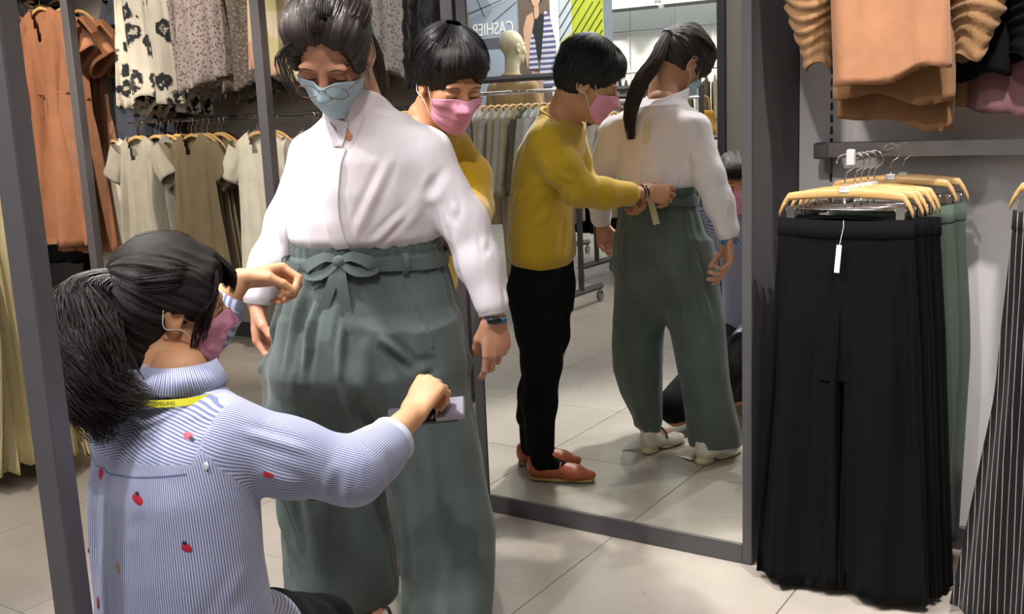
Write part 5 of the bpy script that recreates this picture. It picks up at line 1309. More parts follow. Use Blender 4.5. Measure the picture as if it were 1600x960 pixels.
Bl = Body(); Bl.loft(rows_L, .02, fold=fL)
Bt.P += Bl.P; Bt.loft(rows_P, .06, fold=fP)
Bt.rc((-1.99, 2.08, .70), (-2.066, 2.062, .702), .050, .006, .06); Bt.rc((-1.985, 2.07, .56), (-2.062, 2.058, .695), .045, .006, .05)
# hollow hems
Bt.rc((-1.864, 2.190, .125), (-1.900, 2.150, .35), .050, .06, .03)
Bt.loft([(.0, -1.905, 2.107, .112, .036, 58), (.092, -1.91, 2.104, .116, .036, 58)], .004, 'd'); Bt.loft([(.0, -1.617, 2.160, .086, .076, 50), (.085, -1.62, 2.163, .084, .074, 50)], .004, 'd')
V, Q = mesh_body(Bt, .0052); Nn = vnormals(V, Q)
L_ = [((-1.765, 2.02, .94), (-1.76, 2.00, .72), .009, .010), ((-1.83, 2.01, .94), (-1.85, 1.98, .70), .010, .010), ((-1.87, 2.01, .93), (-1.90, 1.98, .72), .012, .010), ((-1.92, 2.03, .92), (-2.05, 2.03, .71), .010, .010), ((-1.96, 2.05, .86), (-2.06, 2.05, .70), .010, .008),
      ((-1.70, 2.03, .93), (-1.71, 2.02, .78), .009, .007), ((-1.755, 2.03, .80), (-1.735, 2.06, .60), .020, -.016), ((-1.735, 2.06, .62), (-1.73, 2.08, .42), .018, -.012),
      ((-1.66, 2.06, .90), (-1.61, 2.10, .74), .010, .009), ((-1.68, 2.06, .80), (-1.60, 2.10, .715), .010, .012), ((-1.62, 2.09, .72), (-1.57, 2.14, .735), .014, .012),
      ((-1.66, 2.05, .70), (-1.62, 2.07, .35), .022, .009), ((-1.58, 2.11, .68), (-1.54, 2.14, .30), .016, .008), ((-1.60, 2.06, .45), (-1.56, 2.08, .10), .018, .008), ((-1.69, 2.06, .45), (-1.68, 2.07, .12), .016, .008),
      ((-1.98, 1.99, .62), (-1.93, 1.98, .12), .018, .009), ((-2.05, 2.03, .66), (-1.99, 2.00, .20), .016, .010), ((-1.90, 2.00, .55), (-1.86, 2.02, .20), .018, -.010), ((-2.03, 2.02, .40), (-1.95, 1.99, .22), .014, .010), ((-2.04, 2.06, .30), (-1.98, 2.0, .14), .012, .009),
      ((-1.80, 2.33, .88), (-1.79, 2.30, .62), .012, -.010), ((-1.70, 2.33, .86), (-1.66, 2.31, .45), .016, .008), ((-1.90, 2.30, .86), (-1.92, 2.27, .40), .016, .008), ((-1.62, 2.31, .80), (-1.57, 2.27, .55), .014, .010), ((-1.60, 2.28, .5), (-1.58, 2.26, .12), .016, .007)]
V = crease(V, Nn, [(a_, b_, w_ * .9, h_ * 1.5) for a_, b_, w_, h_ in L_]); V = wrinkle(V, Nn, .0035, 9, (0, 0, 1), 4, 6)
tr = link('trousers', me_from('trousers', V, Q, M_LINEN), cust); tag(tr, 'dusty green linen trousers with tie belt')
tr_bvh = bvh_of(V, Q)
# waistband with gathered frill
wb = Body()
def fW(th, z): return 1 + .010 * np.sin(34 * th + 3 * np.sin(2 * th)) + .006 * np.sin(51 * th)
wb.loft([(.952, -1.818, 2.183, .186, .129, 38), (.97, -1.818, 2.184, .182, .127, 38), (.975, -1.818, 2.185, .178, .124, 38), (.985, -1.818, 2.186, .180, .126, 38), (1.004, -1.818, 2.187, .180, .128, 38)], .004, fold=fW)
wbo = link('waistband', me_from('waistband', *mesh_body(wb, .0032), M_LINEN), tr)
look = (-.5, .86, 0)
band = [(-1.989, 2.10, .957), (-1.93, 2.03, .956), (-1.86, 2.0, .955), (-1.782, 2.03, .955), (-1.72, 2.05, .960), (-1.66, 2.10, .968), (-1.64, 2.2, .970)]
bw_bvh = bvh_of(*mesh_body(wb, .006))
M_LINEN2 = M_LINEN
bp = [v3(p) for p in band]
ribP, ribN = [], []
for an in np.linspace(-215, 35, 40):
    th = math.radians(an); c, s = math.cos(math.radians(38)), math.sin(math.radians(38))
    uu, vv = .192 * math.cos(th), .136 * math.sin(th); ribP.append(v3((-1.818 + uu * c - vv * s, 2.183 + uu * s + vv * c, .957 + .004 * math.sin(th * 3)))); 
    nn = v3((math.cos(th) / .192, math.sin(th) / .136, 0)); ribN.append(unit((nn[0] * c - nn[1] * s, nn[0] * s + nn[1] * c, 0)))
ribbon('belt', ribP, ribN, .030, .003, M_LINEN, tr)
K = v3((-1.776, 2.035, .972)); nf = unit((.42, -.9, 0)); sd = unit((.9, .42, 0))
K = hit(bvh_of(*mesh_body(wb, .006)), K + nf * .3, -nf, K) + nf * .012
Bk = Body(); Bk.ell(K, np.stack([sd, nf, (0, 0, 1)], 1), (.017, .011, .015)); link('knot', me_from('knot', *mesh_body(Bk, .002), M_LINEN), tr)
def loop_(s, ln, dz):
    c = K; return spline([c, c + sd * s * .03 + v3((0, 0, .012)) + nf * .006, c + sd * s * ln + v3((0, 0, dz + .010)) + nf * .004, c + sd * s * (ln + .008) + v3((0, 0, dz - .006)), c + sd * s * ln * .55 + v3((0, 0, dz - .010)) + nf * .008, c + nf * .004], 20)
for s, ln, dz in ((-1, .075, -.018), (1, .070, -.012)): ribbon('bow_loop', loop_(s, ln, dz), nf + v3((0, 0, .35)), [.012 + .016 * math.sin(q / 19 * PI) for q in range(20)], .0035, M_LINEN, tr)
ribbon('belt_end', spline([K, K + sd * -.018 + v3((0, 0, -.05)) + nf * .012, K + sd * -.052 + v3((0, 0, -.13)) + nf * .008, K + sd * -.062 + v3((0, 0, -.165)) + nf * .008], 14), nf, [.012] + [.024] * 13, .0035, M_LINEN, tr)
ribbon('belt_end', spline([K, K + sd * .006 + v3((0, 0, -.05)) + nf * .012, K + sd * .016 + v3((0, 0, -.13)) + nf * .014, K + sd * .034 + v3((0, 0, -.19)) + nf * .014], 14), nf, [.012] + [.026] * 13, .0035, M_LINEN, tr)
def belt_loop(an):
    th = math.radians(an); c, s = math.cos(math.radians(38)), math.sin(math.radians(38)); pts = []; 
    for rr, z in ((.002, .935), (.010, .942), (.012, .957), (.010, .974), (.002, .982)):
        uu, vv = (.190 + rr) * math.cos(th), (.134 + rr) * math.sin(th); pts.append((-1.818 + uu * c - vv * s, 2.183 + uu * s + vv * c, z))
    nn = (math.cos(th) / .19, math.sin(th) / .134); ribbon('belt_loop', pts, v3((nn[0] * c - nn[1] * s, nn[0] * s + nn[1] * c, 0)), .012, .003, M_LINEN, tr)
for an in (-62, -165, 30, 90, 140): belt_loop(an)
# pocket seam
drape_ribbon('pocket_edge', tr_bvh, [(-1.645, 2.08, .925), (-1.62, 2.10, .86), (-1.60, 2.12, .80), (-1.60, 2.13, .77)], look, .006, .003, M_LINEN, tr, .002)
# shoes
shoe('shoe', (-1.860, 2.245, 0), (-1.800, 2.025, 0), M_SHOEW, M_SOLE, 'strap', cust)
shoe('shoe', (-1.628, 2.268, 0), (-1.560, 2.050, 0), M_SHOEW, M_SOLE, 'strap', cust)
# fitness band
wc = v3((-1.512, 2.258, .822)); 
o = MB().tube([wc + v3((.001, 0, .0095)), wc + v3((0, 0, .008)), wc, wc + v3((0, 0, -.008)), wc + v3((0, 0, -.0095))], [.0275, .029, .0295, .029, .0275], 24, True, .9, up=(0, 1, 0)).build('fitness_band', plain('teal_rubber', colour('2f6a8c'), .5), cust, smooth=True)
Bk = Body(); cdir = unit((.55, -.83, 0)); Bk.ell(wc + cdir * .0275, np.stack([np.cross((0, 0, 1), cdir), cdir, (0, 0, 1)], 1), (.017, .006, .0085)); link('screen', me_from('screen', *mesh_body(Bk, .0016), plain('black_glass', (.01, .01, .012), .1)), o)
tagcard(cust, hit(bl_bvh, (-1.80, 2.8, 1.235), (0, -1, 0), v3((-1.8, 2.30, 1.235))) + v3((0, .012, 0)), (0, 1, .15), .024, .075, .06)
tagcard(cust, v3((-1.765, 2.345, .965)), (.1, 1, 0), .024, .085, -.25)
for tx, ty, ro in ((-1.690, 2.225, .6), (-1.925, 2.215, -.4)): MB().box((-.035, -.011, 0), (.035, .011, .002), .0008).build('shoe_tag', M_TAGC, cust, loc=(tx, ty, .003), rot=(0, -.15, ro))
def settle(p, base, off, sc=1.012):
    """root Empty on the floor between the feet; children were modelled in the group's own coordinates"""
    bx, by = base
    for c in p.children: c.location = (c.location[0] - bx, c.location[1] - by, c.location[2])
    p.location = ((bx * sc + off[0]), (by * sc + off[1]), off[2]); p.scale = (sc, sc, sc)
GOFF = (.186, -.325, .002)
settle(cust, (-1.74, 2.16), GOFF)
# ---------------------------------------------------------------- woman in the mustard sweater
yw = thing('person', 'woman in mustard sweater and black trousers bending to the waistband', 'person')
M_KNIT = C('mustard_knit', colour('b8931c'), wrinkle=.12, sheen=.3, var=.05)
M_BTR = C('black_trouser_cloth', (.004, .004, .005), wrinkle=.25, sheen=0)
YH = Head((-1.862, 2.595, 1.372), frame(fwd_pitch((.92, -.46), math.radians(27)), roll=math.radians(0)), 1.0)
Y = Body(); add_head(Y, YH)
Y.rc((-1.965, 2.605, 1.25), YH.w((0, -.035, -.05)), .055, .052, .03); Y.rc((-1.965, 2.52, 1.215), (-1.965, 2.68, 1.215), .045, .045, .05)
Lw, Rw = (-1.742, 2.455, 1.003), (-1.86, 2.43, 1.020)
Y.rc((-1.80, 2.56, 1.012), Lw, .034, .024, .02, flat=((.3, .2, 1), .85)); Y.rc((-1.95, 2.47, 1.02), Rw, .032, .024, .02)
add_hand(Y, Lw, (.60, -.62, -.10), (.55, .60, .35), 'l', [(.55, .7, .4), (.7, .8, .4), (.85, .9, .5), (.95, .9, .5)], 1.0, (.5, .5, .4, .2))
add_hand(Y, Rw, (.55, -.30, -.30), (-.2, -.3, .8), 'r', [(.8, 1.1, .6), (.9, 1.1, .6), (.95, 1.1, .6), (1.0, 1.1, .6)], 1.0, (.5, .5, .4, .2))
ps = [mesh_body(Y, .003, lo=(-2.05, 2.42, 1.2), hi=(-1.65, 2.80, 1.6)), mesh_body(Y, .0024, lo=(-1.97, 2.26, .85), hi=(-1.55, 2.62, 1.09))]
lw = Body(); lw.loft([(.72, -2.06, 2.60, .09, .14, -18), (.95, -2.05, 2.60, .08, .12, -18), (1.22, -1.97, 2.60, .07, .14, -18)], .04); lw.rc((-1.965, 2.605, 1.2), (-1.955, 2.605, 1.28), .055, .052, .03)
lw.rc((-1.94, 2.73, 1.18), (-1.865, 2.68, 1.03), .042, .034, .02); lw.rc((-1.865, 2.68, 1.03), (-1.80, 2.56, 1.012), .034, .032, .02)
lw.rc((-2.00, 2.47, 1.18), (-1.99, 2.46, 1.03), .042, .034, .02); lw.rc((-1.99, 2.46, 1.03), (-1.95, 2.47, 1.02), .034, .032, .02)
YN = ((-2.05, 2.66), (-2.04, 2.655), (-2.075, 2.640)); YF = ((-2.08, 2.54), (-2.09, 2.52), (-2.195, 2.520))
for (h_, k_, f_) in (YN, YF):
    lw.rc((*h_, .76), (*k_, .44), .07, .048, .04); lw.rc((*k_, .44), (*f_, .09), .045, .030, .03); lw.rc((*f_, .08), (f_[0] + .08, f_[1] - .028, .035), .028, .018, .02)
ps.append(mesh_body(lw, .006)); link('body', me_from('body', *join(ps), SK_B), yw)
y_bvh = bvh_of(*ps[0]); lids(y_bvh, YH, yw); brows(y_bvh, YH, yw)
face_mask(y_bvh, YH, M_PINKMASK, M_LOOP, yw, 'pink face mask')
Hb = Body(); E = lambda c, r, k=.015, mode='u': Hb.ell(YH.w(c), YH.R, r, k, mode)
E((0, -.018, .042), (.092, .110, .102)); E((0, -.046, -.005), (.074, .066, .066), .03); E((0, .050, .086), (.066, .038, .036), .03); E((.030, .070, .072), (.034, .022, .020), .015); E((-.025, .070, .074), (.036, .022, .019), .015)
E((0, .110, -.024), (.067, .062, .080), .014, 'd')
for s in (-1, 1): E((s * .080, .010, .036), (.014, .026, .036), .015); E((s * .092, .028, -.050), (.034, .050, .052), .005, 'd')
E((0, -.05, -.115), (.10, .09, .045), .008, 'd')
yc = hair_cap('hair', YH, Hb, .0035, HR_B, yw, (0, -.030, .135), (0, -.1, 1), .0030, 34, 'short black hair')
gd = []; rs = np.random.RandomState(8)
for q in range(150):
    a = rs.uniform(0, 2 * PI); ca, sa = math.sin(a), math.cos(a); 
    front = max(0, sa); ln = .045 if front > .4 else (-.045 if sa < -.2 else -.0)
    z1 = .064 + rs.uniform(-.012, .008) if front > .55 else (.005 if abs(ca) > .75 and sa > -.2 else -.055 + rs.uniform(-.012, .012))
    gd.append(([YH.w((.02 * ca, -.03 + .02 * sa, .147)), YH.w((.066 * ca, -.015 + .078 * sa, .118)), YH.w((.093 * ca, -.016 + .108 * sa, .062)), YH.w((.093 * ca * (.98 if z1 > 0 else .9), -.016 + .108 * sa * (1 if z1 > 0 else .9), z1))], [.004, .010, .012, .008]))
strands('hair_locks', gd, HR_BS, yc, 8, .01, .0009, .0015, 12, 9)
# sweater
S = Body()
S.loft([(.765, -2.058, 2.600, .098, .150, -18), (.80, -2.060, 2.600, .118, .168, -18), (.90, -2.060, 2.600, .112, .162, -18), (1.0, -2.052, 2.600, .106, .155, -18), (1.08, -2.035, 2.600, .112, .160, -18), (1.16, -2.010, 2.600, .112, .165, -18), (1.22, -1.985, 2.602, .095, .150, -18), (1.262, -1.970, 2.604, .076, .100, -18), (1.285, -1.964, 2.604, .066, .080, -18)], .03)
S.chain([(-1.955, 2.71, 1.185), (-1.900, 2.715, 1.11), (-1.862, 2.675, 1.030), (-1.815, 2.60, 1.012), (-1.770, 2.51, 1.004)], [.068, .062, .055, .050, .042], .025)
S.chain([(-2.01, 2.49, 1.185), (-2.005, 2.455, 1.10), (-1.99, 2.45, 1.035), (-1.91, 2.45, 1.012)], [.066, .060, .052, .042], .025)
S.rc((-1.958, 2.604, 1.278), (-1.93, 2.60, 1.37), .060, .085, .004, 'd'); S.cut((.45, 0, 1), (-1.965, 2.60, 1.268), .006)
V, Q = mesh_body(S, .0045); Nn = vnormals(V, Q)
L_ = [((-1.93, 2.78, 1.12), (-1.83, 2.74, 1.06), .010, .006), ((-1.88, 2.75, 1.03), (-1.90, 2.70, .975), .010, .006), ((-1.86, 2.71, 1.085), (-1.835, 2.71, .99), .009, -.006), ((-1.83, 2.66, 1.06), (-1.80, 2.655, .97), .008, .005), ((-1.80, 2.61, 1.055), (-1.775, 2.60, .965), .007, .0045), ((-1.785, 2.57, 1.05), (-1.765, 2.555, .965), .006, -.004),
      ((-1.93, 2.72, 1.10), (-2.10, 2.75, .98), .014, .007), ((-1.95, 2.74, 1.03), (-2.12, 2.76, .90), .016, .007), ((-1.95, 2.71, .96), (-2.08, 2.77, .86), .014, .006), ((-1.93, 2.66, .94), (-1.96, 2.70, .84), .012, .006), ((-2.00, 2.76, 1.18), (-2.08, 2.75, 1.05), .014, .005), ((-2.10, 2.73, 1.1), (-2.14, 2.68, .9), .016, .004), ((-1.94, 2.62, .92), (-1.95, 2.66, .80), .010, .006)]
V = crease(V, Nn, L_); V = wrinkle(V, Nn, .0028, 10, None, 1, 7)
sw_ = link('sweater', me_from('sweater', V, Q, M_KNIT), yw)
MB().tube([(-1.962 + .064 * math.cos(a), 2.604 + .076 * math.sin(a), 1.266 - .030 * math.cos(a)) for a in np.linspace(0, 2 * PI, 28)], .0065, 8).build('neckband', M_KNIT, sw_, smooth=True)
# trousers
T_ = Body()
T_.loft([(.60, -2.062, 2.60, .095, .145, -18), (.70, -2.062, 2.60, .108, .158, -18), (.80, -2.060, 2.60, .104, .155, -18)], .04)
T_.chain([(-2.062, 2.665, .68), (-2.045, 2.66, .55), (-2.045, 2.652, .43), (-2.062, 2.648, .28), (-2.072, 2.642, .115)], [.090, .078, .066, .058, .052], .03)
T_.chain([(-2.07, 2.55, .68), (-2.095, 2.53, .50), (-2.12, 2.525, .42), (-2.16, 2.525, .28), (-2.185, 2.522, .185)], [.088, .076, .066, .058, .054], .03)
T_.cut((0, 0, -1), (0, 0, .095))
V, Q = mesh_body(T_, .0055); Nn = vnormals(V, Q)
V = crease(V, Nn, [((-1.98, 2.70, .50), (-2.06, 2.71, .42), .010, .006), ((-1.97, 2.66, .41), (-2.05, 2.71, .38), .009, .006), ((-2.0, 2.70, .36), (-2.08, 2.70, .30), .010, .005), ((-2.02, 2.74, .70), (-2.04, 2.72, .55), .012, .005)]); V = wrinkle(V, Nn, .003, 9, (0, 0, 1), 3, 9)
link('trousers', me_from('trousers', V, Q, M_BTR), yw)
sk = Body(); sk.rc((-2.073, 2.642, .13), (-2.070, 2.640, .06), .040, .038, .01); sk.rc((-2.19, 2.521, .20), (-2.19, 2.52, .06), .040, .038, .01); sk.rc((-2.07, 2.64, .060), (-1.99, 2.612, .038), .036, .028, .01); sk.rc((-2.19, 2.52, .060), (-2.11, 2.492, .038), .036, .028, .01)
link('socks', me_from('socks', *mesh_body(sk, .005), M_BTR), yw)
M_LOAF = plain('rust_leather', colour('a85433'), .38, bump=.15); M_LSOLE = plain('tan_sole', colour('a8925c'), .6)
shoe('shoe', (-2.116, 2.656, 0), (-1.885, 2.578, 0), M_LOAF, M_LSOLE, 'loafer', yw)
shoe('shoe', (-2.238, 2.536, 0), (-2.010, 2.460, 0), M_LOAF, M_LSOLE, 'loafer', yw)
wd = unit(v3(Lw) - v3((-1.80, 2.56, 1.012)))
for q in (-.006, .006): MB().tube([v3(Lw) + wd * (q + e) for e in (-.0022, .0022)], .0265, 18).build('bangle', plain('dark_bangle', (.02, .018, .015), .3), yw, smooth='auto')
settle(yw, (-2.06, 2.60), (.191, -.319, .002))

# ---------------------------------------------------------------- kneeling assistant
ka = thing('person', 'kneeling shop assistant with ponytail and blue striped shirt', 'person')
M_STRIPE = C('blue_white_stripe', colour('babdd2'), colour('6c7398'), 'stripe', wrinkle=.2, pscale=230.0, uv=True, var=.02)
M_LEGG = C('black_leggings', (.007, .007, .008), wrinkle=.15, sheen=.05)
KH = Head((-1.774, 1.521, .983), frame(fwd_pitch((.50, .86), math.radians(8)), roll=math.radians(0)), .97)
K_ = Body(); add_head(K_, KH)
K_.rc((-1.718, 1.482, .83), KH.w((0, -.032, -.05)), .050, .047, .03); K_.rc((-1.80, 1.46, .79), (-1.64, 1.46, .79), .05, .05, .05)
kLs, kLe, kLw = (-1.865, 1.455, .775), (-1.890, 1.695, .905), (-1.840, 1.752, .990); kRs, kRe, kRw = (-1.585, 1.472, .768), (-1.442, 1.622, .680), (-1.458, 1.818, .730)
K_.rc(kRe, kRw, .036, .0245, .02); K_.rc(kLe, kLw, .034, .0245, .02)
add_hand(K_, kRw, unit(v3((-1.462, 1.935, .815)) - v3(kRw)), (.15, -.50, .85), 'r', [(1.0, 1.35, .7), (1.05, 1.35, .7), (1.1, 1.35, .7), (1.15, 1.35, .7)], 1.0, (.35, .65, .5, .5))
add_hand(K_, kLw, (.50, .85, .05), (-.55, .25, .8), 'l', [(.9, 1.2, .6), (1.0, 1.2, .6), (1.05, 1.2, .6), (1.1, 1.2, .6)], 1.0, (.4, .5, .4, .3))
ps = [mesh_body(K_, .003, lo=(-1.92, 1.36, .80), hi=(-1.6, 1.70, 1.25)), mesh_body(K_, .0024, lo=(-1.60, 1.69, .58), hi=(-1.36, 2.1, .90)), mesh_body(K_, .0026, lo=(-1.98, 1.70, .84), hi=(-1.70, 2.05, 1.10))]
lw = Body(); lw.loft([(.30, -1.70, 1.42, .13, .11, 0), (.55, -1.69, 1.42, .12, .09, 0), (.80, -1.72, 1.46, .13, .075, 0)], .04); lw.rc((-1.722, 1.478, .80), (-1.722, 1.482, .87), .055, .052, .03)
lw.rc(kLs, kLe, .042, .034, .02); lw.rc(kRs, kRe, .042, .036, .02); lw.rc(kRe, v3(kRe) * .35 + v3(kRw) * .65, .036, .028, .02); lw.rc(kLe, v3(kLe) * .4 + v3(kLw) * .6, .034, .026, .02)
lw.rc((-1.78, 1.46, .31), (-1.88, 1.90, .12), .07, .048, .03); lw.rc((-1.88, 1.90, .09), (-1.83, 1.52, .06), .045, .034, .02); lw.rc((-1.66, 1.44, .35), (-1.745, 1.815, .19), .07, .05, .03); lw.rc((-1.745, 1.815, .15), (-1.725, 1.60, .10), .045, .030, .02)
ps.append(mesh_body(lw, .006)); link('body', me_from('body', *join(ps), SK_C), ka)
k_bvh = bvh_of(*ps[0]); eyes_open(k_bvh, KH, ka); brows(k_bvh, KH, ka)
face_mask(k_bvh, KH, M_PINKMASK, M_LOOP, ka, 'pink face mask')
Hb = Body(); E = lambda c, r, k=.015, mode='u': Hb.ell(KH.w(c), KH.R, r, k, mode)
E((0, -.016, .040), (.084, .104, .096)); E((0, -.050, -.005), (.070, .066, .060), .03); E((0, -.052, -.045), (.060, .052, .055), .03); E((0, -.056, -.085), (.052, .042, .050), .03); E((0, .062, .076), (.062, .030, .032), .02)
E((0, .110, -.014), (.067, .062, .080), .014, 'd')
for s in (-1, 1): E((s * .072, .030, .020), (.012, .040, .050), .015); E((s * .090, .012, -.055), (.03, .045, .052), .005, 'd')
E((0, -.055, -.165), (.09, .10, .045), .01, 'd')
kc = hair_cap('hair', KH, Hb, .0032, HR_C, ka, (0, -.105, .055), (0, -1, .35), .0028, 34, 'dark hair tied in a high ponytail')
T = v3((-1.804, 1.446, 1.044))
Hc = Body(); Hc.chain([T, (-1.843, 1.391, 1.000), (-1.822, 1.343, .920), (-1.755, 1.334, .855), (-1.720, 1.345, .825)], [.016, .042, .058, .045, .012], .03)
V, Q = mesh_body(Hc, .006); V = wrinkle(V, vnormals(V, Q), .006, 22, (0, .2, 1), 3, 3); link('ponytail_core', me_from('ponytail_core', V, Q, HR_C, uv=np.stack([V[:, 0] * 6, V[:, 2]], 1)), kc)
strands('ponytail', [([T, (-1.850, 1.395, 1.020), (-1.858, 1.350, .940), (-1.815, 1.330, .88), (-1.735, 1.330, .83)], [.016, .036, .046, .042, .014]), ([T, (-1.840, 1.385, 1.015), (-1.815, 1.330, .93), (-1.745, 1.325, .87), (-1.675, 1.345, .83)], [.016, .042, .055, .048, .012]), ([T, (-1.820, 1.395, 1.01), (-1.775, 1.355, .94), (-1.720, 1.345, .87), (-1.655, 1.365, .85)], [.016, .038, .048, .040, .012]), ([T, (-1.835, 1.375, 1.0), (-1.80, 1.31, .90), (-1.73, 1.30, .84), (-1.70, 1.32, .785)], [.014, .03, .036, .028, .010])], HR_CS, kc, 520, .045, .0012, .017, 15, 20)
td = unit(v3((-1.85, 1.395, 1.02)) - T); MB().tube([T + td * q for q in (-.012, -.004, .004, .012)], [.017, .024, .024, .017], 14).build('scrunchie', plain('pale_blue_tie', colour('8fa3b5'), .6), kc, smooth=True)
gd = []; rs = np.random.RandomState(21)
for q in range(26):   # fringe
    x = -.055 + .11 * q / 25 + rs.uniform(-.003, .003); z1 = .036 + rs.uniform(-.012, .008); gd.append(([KH.w((x * .7, .070, .105)), KH.w((x, .098, .078)), KH.w((x * 1.03, .106, .050)), KH.w((x * 1.08, .101, z1))], [.003, .005, .004, .001]))
for s in (-1, 1):
    for q in range(7): x = s * (.070 + .002 * q); gd.append(([KH.w((x * .8, .070, .075)), KH.w((x, .066, .035)), KH.w((x * 1.05, .058 - .004 * q, -.02)), KH.w((x, .055 - .005 * q, -.065 - .006 * q))], [.003, .005, .004, .001]))
strands('fringe', gd, HR_CS, kc, 18, .01, .0009, .003, 22, 10)
gd = []
for q in range(70):
    a = rs.uniform(-1.5, 1.5); gd.append(([KH.w((.066 * math.sin(a), .062 * math.cos(a), .098 - .028 * abs(a))), KH.w((.087 * math.sin(a), .02 * math.cos(a) - .01, .134 - .055 * abs(a))), KH.w((.072 * math.sin(a), -.07, .122 - .055 * abs(a))), T])
              and ([KH.w((.066 * math.sin(a), .062 * math.cos(a), .098 - .028 * abs(a))), KH.w((.087 * math.sin(a), .02 * math.cos(a) - .01, .133 - .055 * abs(a))), KH.w((.072 * math.sin(a), -.07, .120 - .055 * abs(a))), T], [.006, .010, .009, .004]))
strands('hair_streaks', gd, HR_CS, kc, 9, .01, .0009, .0015, 23, 12)
# shirt
S = Body()
S.loft([(.33, -1.690, 1.415, .185, .150, 0), (.42, -1.690, 1.415, .178, .140, 0), (.55, -1.694, 1.415, .172, .128, 0), (.68, -1.702, 1.430, .172, .122, 0), (.76, -1.712, 1.452, .176, .112, 0), (.80, -1.718, 1.468, .162, .088, 0), (.832, -1.720, 1.474, .100, .080, 0), (.862, -1.720, 1.480, .066, .068, 0)], .03)
S.chain([(-1.60, 1.475, .760), (-1.520, 1.540, .718), (-1.442, 1.622, .680), (-1.445, 1.680, .690), (-1.449, 1.722, .699)], [.074, .064, .056, .051, .047], .03)
S.chain([(-1.850, 1.458, .768), (-1.878, 1.57, .83), (-1.890, 1.690, .902), (-1.872, 1.715, .930)], [.074, .064, .054, .048], .03)
S.rc((-1.720, 1.482, .835), (-1.712, 1.505, .93), .053, .066, .004, 'd')
S.loft([(.28, -1.690, 1.415, .165, .130, 0), (.40, -1.690, 1.415, .158, .120, 0)], .004, 'd')
V, Q = mesh_body(S, .0042); P0 = V.copy(); Nn = vnormals(V, Q)
L_ = [((-1.73, 1.335, .74), (-1.74, 1.28, .45), .010, .007), ((-1.76, 1.335, .74), (-1.78, 1.28, .45), .009, -.006), ((-1.79, 1.34, .74), (-1.81, 1.29, .45), .010, .008), ((-1.70, 1.335, .74), (-1.70, 1.28, .50), .010, -.005), ((-1.67, 1.33, .72), (-1.64, 1.29, .42), .012, .006),
      ((-1.60, 1.40, .74), (-1.66, 1.31, .62), .010, .007), ((-1.55, 1.42, .68), (-1.66, 1.33, .56), .012, .008), ((-1.53, 1.41, .55), (-1.60, 1.30, .38), .014, .008), ((-1.62, 1.38, .80), (-1.56, 1.42, .83), .008, .008), ((-1.55, 1.45, .79), (-1.45, 1.52, .745), .008, .006), ((-1.50, 1.46, .72), (-1.42, 1.52, .66), .010, .006), ((-1.40, 1.54, .73), (-1.44, 1.56, .62), .010, -.007), ((-1.36, 1.60, .74), (-1.37, 1.58, .62), .009, .006), ((-1.37, 1.66, .74), (-1.37, 1.66, .64), .008, .005), ((-1.56, 1.43, .84), (-1.50, 1.47, .80), .007, .006), ((-1.82, 1.35, .70), (-1.84, 1.33, .45), .012, .006)]
V = crease(V, Nn, L_); V = wrinkle(V, Nn, .0032, 10, (0, 0, 1), 2.5, 4)
# stripes run down the body and along the sleeves
def arm_uv(P, a, b):
    a, b = v3(a), v3(b); d = unit(b - a); e1 = unit(np.cross(d, (0, 0, 1))); e2 = np.cross(d, e1); q = P - a
    return np.arctan2(q @ e2, q @ e1) * .065, seg_dist(P, a, b)[0]
ub = np.arctan2(P0[:, 1] - 1.42, P0[:, 0] + 1.70) * .16
u1, d1 = arm_uv(P0, (-1.585, 1.485, .765), kRe); u2, d2 = arm_uv(P0, kRe, kRw); u3, d3 = arm_uv(P0, (-1.865, 1.50, .79), kLe); u4, d4 = arm_uv(P0, kLe, kLw)
U = ub.copy(); dm = np.full(len(P0), .095)
for u_, d_ in ((u1, d1), (u2, d2), (u3, d3), (u4, d4)):
    sel = (d_ < dm) & ((P0[:, 0] > -1.575) | (P0[:, 0] < -1.865)); U = np.where(sel, u_, U); dm = np.where(sel, d_, dm)
yoke = (P0[:, 2] > .745) & (P0[:, 1] < 1.47) & (P0[:, 0] > -1.865) & (P0[:, 0] < -1.575); U = np.where(yoke, P0[:, 2] * .9 + .25 * np.abs(P0[:, 0] + 1.72), U)
sh2 = link('shirt', me_from('shirt', V, Q, M_STRIPE, uv=np.stack([U, P0[:, 2]], 1)), ka); tag(sh2, 'blue and white striped shirt')
s_bvh = bvh_of(V, Q)
# collar, yoke seam, cuffs
def collar_fn():
    V_, F_ = [], []; n = 40
    for i in range(n):
        a = math.radians(-220 + 260 * i / (n - 1)); c_, s_ = math.cos(a), math.sin(a)
        V_ += [(-1.720 + .060 * c_, 1.482 + .060 * s_, .855), (-1.719 + .057 * c_, 1.487 + .057 * s_, .883), (-1.719 + .064 * c_, 1.486 + .064 * s_, .889), (-1.720 + .090 * c_, 1.478 + .086 * s_, .850 + .004 * math.sin(3 * a)), (-1.720 + .087 * c_, 1.478 + .083 * s_, .847)]
    for i in range(n - 1):
        for k in range(4): F_.append((i * 5 + k, (i + 1) * 5 + k, (i + 1) * 5 + k + 1, i * 5 + k + 1))
    return V_, F_
V_, F_ = collar_fn(); cm = me_from('collar', V_, F_, M_STRIPE); ul = cm.uv_layers.new(name='UVMap')
for lp in cm.loops: ul.data[lp.index].uv = (math.atan2(V_[lp.vertex_index][1] - 1.48, V_[lp.vertex_index][0] + 1.722) * .08, V_[lp.vertex_index][2])
co = link('collar', cm, sh2); m_ = co.modifiers.new('thick', 'SOLIDIFY'); m_.thickness = .002
